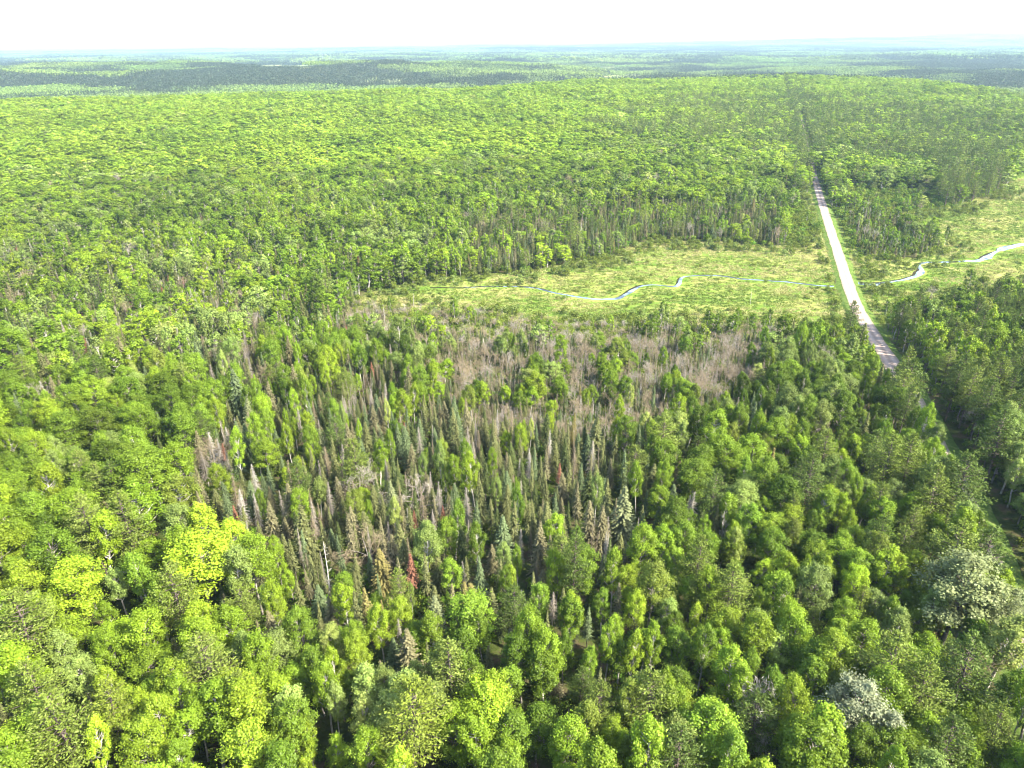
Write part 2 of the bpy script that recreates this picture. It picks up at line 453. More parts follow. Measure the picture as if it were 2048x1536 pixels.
def shrub(seed, lod, H=2.4):
    rng = np.random.default_rng(seed)
    crown, trunk = Mesh(), Mesh()
    for i in range((9, 6, 4)[lod]):
        a = rng.uniform(0, 6.28); r = rng.uniform(0, 1.25)
        c = np.array([math.cos(a) * r, math.sin(a) * r, H * rng.uniform(.3, .72)])
        lr = rng.uniform(.55, .95)
        if lod < 2: trunk.tube([[c[0] * .2, c[1] * .2, 0], c * [.6, .6, .5], c], [.035, .025, .01], 3)
        n = (90, 34, 12)[lod]
        dr = unit(rng.normal(size=(n, 3)) + [0, 0, .5])
        crown.leaves(c + dr * (lr * rng.uniform(.4, 1.1, n) ** .6)[:, None], dr + rng.normal(size=(n, 3)) * .6, (.24, .42, .8)[lod] * rng.uniform(.6, 1.3, n), np.clip(rng.normal(.5, .25, n), 0, 1), .6, rng)
    return crown, trunk

def tuft(seed):
    rng = np.random.default_rng(seed)
    mb = Mesh(); n = 26
    C = np.c_[rng.normal(size=(n, 2)) * .45, rng.uniform(.1, .35, n)]
    mb.leaves(C, np.c_[rng.normal(size=(n, 2)), rng.uniform(0, .8, n)], rng.uniform(.5, 1.0, n), rng.uniform(0, 1, n), .22, rng, .1, np.array([.3, 0, 1.0]))
    return mb, Mesh()

# shape banks: SHAPES[kind][lod] = [(crown, trunk, crown material, bark material), ...]
SHAPES = {}
def bank(kind, lod, items): SHAPES.setdefault(kind, {})[lod] = items
for lod in (0, 1, 2):
    bank('broadleaf', lod, [(*broadleaf(100 + k, lod, k % 2 == 0), M_LEAF, M_PALE if k % 2 == 0 else M_BARK) for k in range((10, 8, 6)[lod])])
    bank('spruce', lod, [(*spruce(200 + k, lod, 'live' if k % 2 == 0 else 'thin'), M_NEEDLE, M_DARKBARK) for k in range((6, 4, 4)[lod])])
    bank('pine', lod, [(*pine(300 + k, lod), M_NEEDLE, M_DARKBARK) for k in range((5, 4, 3)[lod])])
    bank('deadspruce', lod, [(*spruce(400 + k, lod, 'dead'), M_TWIG, M_BARK) for k in range((4, 3, 2)[lod])])
    bank('bare', lod, [(*bare(500 + k, lod, 11, k % 3 != 0), M_TWIG, M_BARK) for k in range((6, 4, 4)[lod])])
    bank('shrub', lod, [(*shrub(600 + k, lod), M_LEAF, M_BARK) for k in range((4, 3, 3)[lod])])
bank('redspruce', 0, [(*spruce(450 + k, 0, 'red'), M_NEEDLE, M_BARK) for k in range(2)])
bank('redspruce', 1, [(*spruce(450 + k, 1, 'red'), M_NEEDLE, M_BARK) for k in range(2)])
bank('redspruce', 2, SHAPES['redspruce'][1])
bank('snag', 0, [(*snag(480 + k), M_TWIG, M_PALE) for k in range(3)])

def patch(seed, conif):
    """An 80 m square of far forest: many small crowns in one mesh."""
    rng = np.random.default_rng(seed)
    mb = Mesh()
    n = 240
    g = rng.uniform(-44, 44, (n, 2))
    for i in range(n):
        con = rng.random() < conif
        H = rng.uniform(9, 15) * (1.1 if con else 1); R = rng.uniform(1.6, 2.4) if con else rng.uniform(2.4, 4.0)
        k = 12 if con else 16
        if con:
            t = rng.uniform(0, 1, k); a = rng.uniform(0, 6.28, k)
            C = np.c_[g[i, 0] + np.cos(a) * R * (1 - t), g[i, 1] + np.sin(a) * R * (1 - t), H * (.25 + .75 * t)]
            mb.leaves(C, np.c_[np.cos(a), np.sin(a), np.full(k, .6)], 2.0, np.clip(rng.normal(.12, .07, k), 0, 1), .8, rng)
        else:
            dr = unit(rng.normal(size=(k, 3)) + [0, 0, .8])
            C = np.array([*g[i], H - R]) + dr * R * rng.uniform(.75, 1.05, (k, 1))
            mb.leaves(C, dr, R * .75, np.clip(rng.normal(.62, .16) + rng.normal(size=k) * .08, 0, 1), .9, rng)
    return mb, Mesh()
M_FAR = leaf_material('far_canopy', .25, .02, .6)
PATCHES = [(*patch(700 + k, c), M_FAR, M_BARK) for k, c in enumerate((.08, .15, .3, .45, .9, .95))]

# ------------------------------------------------------------------ linking helpers
def tag(o, label=None, category=None, group=None, kind=None):
    for k, v in (('label', label), ('category', category), ('group', group), ('kind', kind)):
        if v: o[k] = v
    return o

_cache = {}
def shape_mesh(kind, lod, i, what):
    key = (kind, lod, i, what)
    if key not in _cache:
        c, t, mc, mb_ = SHAPES[kind][lod][i]
        _cache[key] = to_mesh(f'{kind}_{what}', {'crown': [(c, mc)], 'trunk': [(t, mb_)], 'both': [(c, mc), (t, mb_)]}[what])
    return _cache[key]

def scatter(name, category_kind, meshes, P, idx, rot, scl, tint, tilt=None):
    """ONE object of kind stuff that sets meshes[idx] on every point."""
    P = np.asarray(P, float); n = len(P)
    me = bpy.data.meshes.new(name)
    me.vertices.add(n); me.vertices.foreach_set('co', P.astype(np.float32).ravel())
    a = me.attributes.new('pick', 'INT', 'POINT'); a.data.foreach_set('value', np.asarray(idx, np.int32))
    r3 = np.zeros((n, 3), np.float32); r3[:, 2] = rot
    if tilt is not None: r3[:, :2] = tilt
    a = me.attributes.new('turn', 'FLOAT_VECTOR', 'POINT'); a.data.foreach_set('vector', r3.ravel())
    a = me.attributes.new('grow', 'FLOAT_VECTOR', 'POINT'); a.data.foreach_set('vector', np.asarray(scl, np.float32).ravel())
    a = me.attributes.new('tint', 'FLOAT_COLOR', 'POINT'); a.data.foreach_set('color', np.c_[tint, np.ones(n)].astype(np.float32).ravel())
    ob = bpy.data.objects.new(name, me); COL.objects.link(ob)
    bank_col = bpy.data.collections.new(name + '_shapes')
    for k, mm in enumerate(meshes):
        so = bpy.data.objects.new(f'{name}_shape_{k:02d}', mm); bank_col.objects.link(so)
    ng = bpy.data.node_groups.new(name + '_scatter', 'GeometryNodeTree')
    ng.interface.new_socket('Geometry', in_out='INPUT', socket_type='NodeSocketGeometry')
    ng.interface.new_socket('Geometry', in_out='OUTPUT', socket_type='NodeSocketGeometry')
    N, L = ng.nodes, ng.links
    gi, go = N.new('NodeGroupInput'), N.new('NodeGroupOutput')
    ci = N.new('GeometryNodeCollectionInfo'); ci.inputs['Collection'].default_value = bank_col
    ci.inputs['Separate Children'].default_value = True; ci.inputs['Reset Children'].default_value = True
    ip = N.new('GeometryNodeInstanceOnPoints'); ip.inputs['Pick Instance'].default_value = True
    def attr(nm, typ):
        q = N.new('GeometryNodeInputNamedAttribute'); q.data_type = typ; q.inputs['Name'].default_value = nm; return q.outputs['Attribute']
    L.new(gi.outputs[0], ip.inputs['Points']); L.new(ci.outputs[0], ip.inputs['Instance'])
    L.new(attr('pick', 'INT'), ip.inputs['Instance Index'])
    L.new(attr('turn', 'FLOAT_VECTOR'), ip.inputs['Rotation']); L.new(attr('grow', 'FLOAT_VECTOR'), ip.inputs['Scale'])
    L.new(ip.outputs[0], go.inputs[0])
    md = ob.modifiers.new('scatter', 'NODES'); md.node_group = ng
    return tag(ob, kind='stuff')

# ------------------------------------------------------------------ the setting: ground, road, creek
def zone_wobble(px, py, X, Y):
    far = smooth((330 - py) / 60)
    return px + (fbm(X / 14, Y / 14, 21) - .5) * 90 * np.clip(py - 200, 40, 600) / 500 + far * (fbm(X / 90, Y / 90, 23) - .5) * 700, py + (fbm(X / 14, Y / 14, 22) - .5) * 34 + far * (fbm(X / 70, Y / 70, 24) - .5) * 40

def marshness(X, Y, Z):
    px, py, d = project(np.c_[X, Y, Z])
    qx = px + (fbm(X / 12, Y / 12, 31) - .5) * 34; qy = py + (fbm(X / 12, Y / 12, 32) - .5) * 12
    return (inside(qx, qy, MARSH) | inside(qx, qy, MARSH_R)) & (d > 1) & (Y > 150) & (Y < 620)

SCRUB = [[(1680, 375), (1930, 380), (1990, 370), (1960, 410), (1830, 440), (1890, 490), (1840, 520), (1690, 525)], [(1725, 585), (1950, 585), (2060, 560), (2060, 620), (1900, 640), (1770, 680)], [(1545, 385), (1650, 375), (1690, 505), (1570, 505)], [(700, 600), (1000, 640), (1560, 650), (1720, 660), (1700, 760), (1450, 860), (1000, 860), (700, 680)]]
def scrubness(X, Y, Z):
    px, py, d = project(np.c_[X, Y, Z])
    r = np.zeros(px.shape, bool)
    for poly in SCRUB: r |= inside(px, py, poly)
    return r & (d > 1) & (Y > 150) & (Y < 620)

def axis(lo, hi, fine_lo, fine_hi, step, ratio):
    a = list(np.arange(fine_lo, fine_hi + .1, step)); s = step
    while a[-1] < hi: s *= ratio; a.append(a[-1] + s)
    b, s = [], step; x = fine_lo
    while x > lo: s *= ratio; x -= s; b.append(x)
    return np.array(b[::-1] + a)
gx = axis(-19000, 19000, -330, 420, 3.0, 1.06); gy = axis(-900, 19000, 20, 520, 3.0, 1.05)
GX, GY = np.meshgrid(gx, gy)
fx, fy = GX.ravel(), GY.ravel()
fz = ground(fx, fy)
cd = creek_dist(fx, fy)
rd = np.abs(road_dist(fx, fy))
V = np.c_[fx, fy, fz]
nx_, ny_ = len(gx), len(gy)
i, j = np.meshgrid(np.arange(ny_ - 1), np.arange(nx_ - 1), indexing='ij')
F = np.stack([i * nx_ + j, i * nx_ + j + 1, (i + 1) * nx_ + j + 1, (i + 1) * nx_ + j], -1).reshape(-1, 4)
me = bpy.data.meshes.new('ground')
me.vertices.add(len(V)); me.vertices.foreach_set('co', V.astype(np.float32).ravel())
me.loops.add(F.size); me.loops.foreach_set('vertex_index', F.astype(np.int32).ravel())
me.polygons.add(len(F)); me.polygons.foreach_set('loop_start', (np.arange(len(F)) * 4).astype(np.int32))
me.update(calc_edges=True)
mar = np.maximum(marshness(fx, fy, fz).astype(float), .7 * scrubness(fx, fy, fz))
mg = mar.reshape(GX.shape)
for _ in range(1):
    mg = (mg + np.roll(mg, 1, 0) + np.roll(mg, -1, 0) + np.roll(mg, 1, 1) + np.roll(mg, -1, 1)) / 5
ppx, ppy, pd = project(V)
fld = np.zeros(len(V))
for poly in FIELDS: fld[inside(ppx, ppy, poly) & (pd > 500)] = 1
for nm, val in (('marsh', mg.ravel()), ('field', fld)):
    a = me.attributes.new(nm, 'FLOAT', 'POINT'); a.data.foreach_set('value', val.astype(np.float32))
me.polygons.foreach_set('use_smooth', np.ones(len(F), bool))

mt, nt, out = new_mat('ground_cover')
N, L = nt.nodes, nt.links
def node(t, **k):
    n_ = N.new(t)
    for a_, b_ in k.items(): setattr(n_, a_, b_)
    return n_
def ramp(stops):
    r_ = N.new('ShaderNodeValToRGB'); e = r_.color_ramp.elements
    while len(e) > len(stops): e.remove(e[-1])
    while len(e) < len(stops): e.new(1)
    for q, (p_, c_) in zip(e, stops): q.position = p_; q.color = (*c_, 1)
    return r_
def noise(scale, detail=4, rough=.6, mp=None, dist=0):
    n_ = N.new('ShaderNodeTexNoise'); n_.inputs['Scale'].default_value = scale; n_.inputs['Detail'].default_value = detail
    n_.inputs['Roughness'].default_value = rough; n_.inputs['Distortion'].default_value = dist
    L.new((mp or tcg).outputs[0], n_.inputs['Vector']); return n_
def mixc(fac, a_, b_, blend='MIX'):
    x_ = N.new('ShaderNodeMix'); x_.data_type = 'RGBA'; x_.blend_type = blend
    for s_, v_ in ((x_.inputs[0], fac), (x_.inputs[6], a_), (x_.inputs[7], b_)):
        if isinstance(v_, (int, float)): s_.default_value = v_
        elif isinstance(v_, tuple): s_.default_value = (*v_, 1)
        else: L.new(v_, s_)
    return x_.outputs[2]
tcg = node('ShaderNodeNewGeometry')
fr = ramp([(.3, (.028, .035, .013)), (.5, (.055, .075, .018)), (.62, (.10, .075, .045)), (.75, (.06, .11, .02))]); L.new(noise(.25, 6).outputs[0], fr.inputs[0])
# marsh: straw coloured flattened sedge through fresh green
mpx = N.new('ShaderNodeMapping'); mpx.inputs['Scale'].default_value = (.45, 1.0, 1); mpx.inputs['Rotation'].default_value = (0, 0, .35); L.new(tcg.outputs[0], mpx.inputs[0])
big = noise(.022, 5, .62); med = noise(.13, 4, .6, mpx, .6); fine = noise(.75, 5, .75, mpx, 1.2)
ad = node('ShaderNodeMath', operation='MULTIPLY_ADD'); L.new(big.outputs[0], ad.inputs[0]); ad.inputs[1].default_value = .8; L.new(med.outputs[0], ad.inputs[2])
ad2 = node('ShaderNodeMath', operation='MULTIPLY_ADD'); L.new(fine.outputs[0], ad2.inputs[0]); ad2.inputs[1].default_value = .75; L.new(ad.outputs[0], ad2.inputs[2])
rg = ramp([(.0, (.05, .10, .012)), (.36, (.09, .16, .02)), (.5, (.14, .20, .035)), (.66, (.24, .25, .07)), (.9, (.31, .29, .12))])
mrm = node('ShaderNodeMapRange'); mrm.inputs[1].default_value = .85; mrm.inputs[2].default_value = 1.68; L.new(ad2.outputs[0], mrm.inputs[0]); L.new(mrm.outputs[0], rg.inputs[0])
am = node('ShaderNodeAttribute', attribute_name='marsh'); af = node('ShaderNodeAttribute', attribute_name='field')
c_ = mixc(am.outputs['Fac'], fr.outputs[0], rg.outputs[0])
fd = ramp([(.35, (.14, .20, .05)), (.65, (.30, .30, .14))]); L.new(noise(.004, 3).outputs[0], fd.inputs[0])
c_ = mixc(af.outputs['Fac'], c_, fd.outputs[0])
df = node('ShaderNodeBsdfDiffuse'); L.new(c_, df.inputs[0])
bp = node('ShaderNodeBump'); bp.inputs['Strength'].default_value = .9; bp.inputs['Distance'].default_value = .6; L.new(fine.outputs[0], bp.inputs['Height']); L.new(bp.outputs[0], df.inputs['Normal'])
L.new(df.outputs[0], out.inputs[0])
me.materials.append(mt)
go = bpy.data.objects.new('ground', me); COL.objects.link(go)
tag(go, 'rolling forest floor and straw-green sedge marsh', 'ground', kind='structure')

# road: verge strips, gravel bed with wheel tracks
ROAD_W = 5.2
ys = np.r_[np.arange(-60, 700, 2.5), np.arange(700, 1500, 12)]
def road_z(Y):
    X = ROAD_A + ROAD_S * Y
    z = ground(X, Y)
    k = np.ones(9) / 9
    zs = np.convolve(np.pad(z, 4, 'edge'), k, 'valid')
    return zs + .75
rz = road_z(ys)
nrm = np.array([1, -ROAD_S]) / math.hypot(1, ROAD_S)
def strip(name, offs, dz, mat, label, cat):
    k = len(offs); P = []
    for q, (o, z) in enumerate(zip(offs, dz)):
        wob = (fbm(ys / 6, ys * 0 + q * 7, 40 + q) - .5) * (.5 if 0 < q < k - 1 else .9)
        oo = o + wob
        X = ROAD_A + ROAD_S * ys + nrm[0] * oo; Y = ys + nrm[1] * oo
        P.append(np.c_[X, Y, rz + z if z > -1 else ground(X, Y) - .1])
    V = np.stack(P, 1).reshape(-1, 3); n = len(ys)
    i, j = np.meshgrid(np.arange(n - 1), np.arange(k - 1), indexing='ij')
    F = np.stack([i * k + j, i * k + j + 1, (i + 1) * k + j + 1, (i + 1) * k + j], -1).reshape(-1, 4)
    m_ = bpy.data.meshes.new(name); m_.from_pydata(V.tolist(), [], F.tolist()); m_.materials.append(mat)
    o_ = bpy.data.objects.new(name, m_); COL.objects.link(o_); return tag(o_, label, cat, kind='structure')
mt, nt, out = new_mat('verge_grass'); N, L = nt.nodes, nt.links
tcg = node('ShaderNodeNewGeometry')
r_ = ramp([(.3, (.045, .08, .018)), (.5, (.08, .13, .024)), (.7, (.17, .19, .06))]); L.new(noise(.7, 6, .7).outputs[0], r_.inputs[0])
df = node('ShaderNodeBsdfDiffuse'); L.new(r_.outputs[0], df.inputs[0]); L.new(df.outputs[0], out.inputs[0])
strip('road_verge', [-5.6, -4.0, -2.5, 2.5, 4.0, 5.6], [-2, -.35, -.03, -.03, -.35, -2], mt, 'bright grass verge along the gravel road', 'verge')
mt, nt, out = new_mat('road_gravel'); N, L = nt.nodes, nt.links
tcg = node('ShaderNodeNewGeometry')
cx = node('ShaderNodeVectorMath', operation='DOT_PRODUCT'); cx.inputs[1].default_value = (nrm[0], nrm[1], 0); L.new(tcg.outputs[0], cx.inputs[0])
sb = node('ShaderNodeMath', operation='SUBTRACT'); L.new(cx.outputs['Value'], sb.inputs[0]); sb.inputs[1].default_value = ROAD_A * nrm[0]
ab = node('ShaderNodeMath', operation='ABSOLUTE'); L.new(sb.outputs[0], ab.inputs[0])
tr_ = ramp([(0, (.26, .205, .165)), (.2, (.30, .24, .20)), (.34, (.38, .31, .26)), (.55, (.36, .29, .245)), (.75, (.29, .235, .19)), (1, (.21, .185, .12))])
mr = node('ShaderNodeMapRange'); mr.inputs[2].default_value = 2.7; L.new(ab.outputs[0], mr.inputs[0]); L.new(mr.outputs[0], tr_.inputs[0])
nn = ramp([(.3, (.8, .8, .8)), (.7, (1.15, 1.12, 1.1))]); L.new(noise(.5, 6, .7).outputs[0], nn.inputs[0])
df = node('ShaderNodeBsdfDiffuse'); L.new(mixc(1.0, tr_.outputs[0], nn.outputs[0], 'MULTIPLY'), df.inputs[0]); L.new(df.outputs[0], out.inputs[0])
strip('gravel_road', [-ROAD_W / 2, -.9, .9, ROAD_W / 2], [0, .06, .06, 0], mt, 'straight pale pinkish gravel road through the forest', 'road')

# creek water
M_MUD = bark_material('dark_mud', (.02, .018, .012), (.05, .05, .025), .8)
mt, nt, out = new_mat('creek_water'); N, L = nt.nodes, nt.links
tcg = node('ShaderNodeNewGeometry')
gl = node('ShaderNodeBsdfPrincipled'); gl.inputs['Base Color'].default_value = (.02, .022, .018, 1); gl.inputs['Roughness'].default_value = .12; gl.inputs['IOR'].default_value = 1.33
gl.inputs['Specular IOR Level'].default_value = .8
bp = node('ShaderNodeBump'); bp.inputs['Strength'].default_value = .12; bp.inputs['Distance'].default_value = .05; L.new(noise(1.3, 3).outputs[0], bp.inputs['Height']); L.new(bp.outputs[0], gl.inputs['Normal'])
gs = node('ShaderNodeBsdfGlossy'); gs.inputs['Roughness'].default_value = .12; gs.inputs[0].default_value = (1, .96, .91, 1); L.new(bp.outputs[0], gs.inputs['Normal'])
mx = node('ShaderNodeMixShader'); wr = ramp([(.38, (.12, .12, .12)), (.52, (.9, .9, .9))]); L.new(noise(.16, 3).outputs[0], wr.inputs[0]); L.new(wr.outputs[0], mx.inputs[0]); L.new(gl.outputs[0], mx.inputs[1]); L.new(gs.outputs[0], mx.inputs[2]); L.new(mx.outputs[0], out.inputs[0])
for C_ in CREEK:
    t = np.gradient(C_[:, :2], axis=0); t = unit(t); nn_ = np.c_[-t[:, 1], t[:, 0]]
    W = (C_[:, 2:3] * .34 + .12) * (1 if C_[0, 0] > 100 else .6)
    zg = (ground(C_[:, 0], C_[:, 1]) + .12)[:, None]; z = np.minimum(zg, np.median(zg) + .25)
    z = zg
    V = np.stack([np.c_[C_[:, :2] - nn_ * W, z], np.c_[C_[:, :2] + nn_ * W, z]], 1).reshape(-1, 3)
    n = len(C_); i = np.arange(n - 1)
    F = np.stack([2 * i, 2 * i + 1, 2 * i + 3, 2 * i + 2], -1)
    m_ = bpy.data.meshes.new('creek_water'); m_.from_pydata(V.tolist(), [], F.tolist()); m_.materials.append(mt)
    o_ = bpy.data.objects.new('creek_water', m_); COL.objects.link(o_)
    tag(o_, 'narrow winding creek reflecting the white sky', 'creek', kind='structure')
    Wb = W + .55 + .5 * vnoise(np.arange(len(C_)) / 4.0, np.zeros(len(C_)), 5)[:, None]
    V = np.stack([np.c_[C_[:, :2] - nn_ * W * .8, zg - .06], np.c_[C_[:, :2] + nn_ * (W + 1.6 * vnoise(np.arange(len(C_)) / 5.0, np.zeros(len(C_)), 15)[:, None] ** .7), zg - .06]], 1).reshape(-1, 3)
    m_ = bpy.data.meshes.new('creek_bank'); m_.from_pydata(V.tolist(), [], F.tolist()); m_.materials.append(M_MUD)
    o_ = bpy.data.objects.new('creek_bank', m_); COL.objects.link(o_)
    tag(o_, 'dark muddy bank along the creek', 'bank', kind='structure')

# ------------------------------------------------------------------ tree colours
TINT = {
    'bright': (.163, .248, .016), 'yellow': (.205, .28, .02), 'lime': (.195, .275, .017), 'green': (.128, .20, .016), 'deep': (.088, .145, .010),
    'pale': (.175, .235, .052), 'silver': (.235, .26, .145), 'olive': (.155, .20, .026), 'spring': (.26, .31, .07),
    'spruce': (.115, .125, .045), 'dkspruce': (.065, .085, .025), 'bluespruce': (.105, .14, .06), 'oldspruce': (.15, .14, .07), 'palespruce': (.155, .175, .08), 'rusty': (.17, .15, .05),
    'pine': (.13, .175, .028), 'dkpine': (.08, .12, .022), 'palepine': (.15, .195, .036),
    'dead': (.25, .22, .18), 'white': (.32, .295, .25), 'brown': (.175, .14, .085), 'darkbrown': (.07, .05, .035), 'blossom': (.40, .385, .32), 'red': (.19, .09, .055), 'rose': (.225, .18, .115),
}
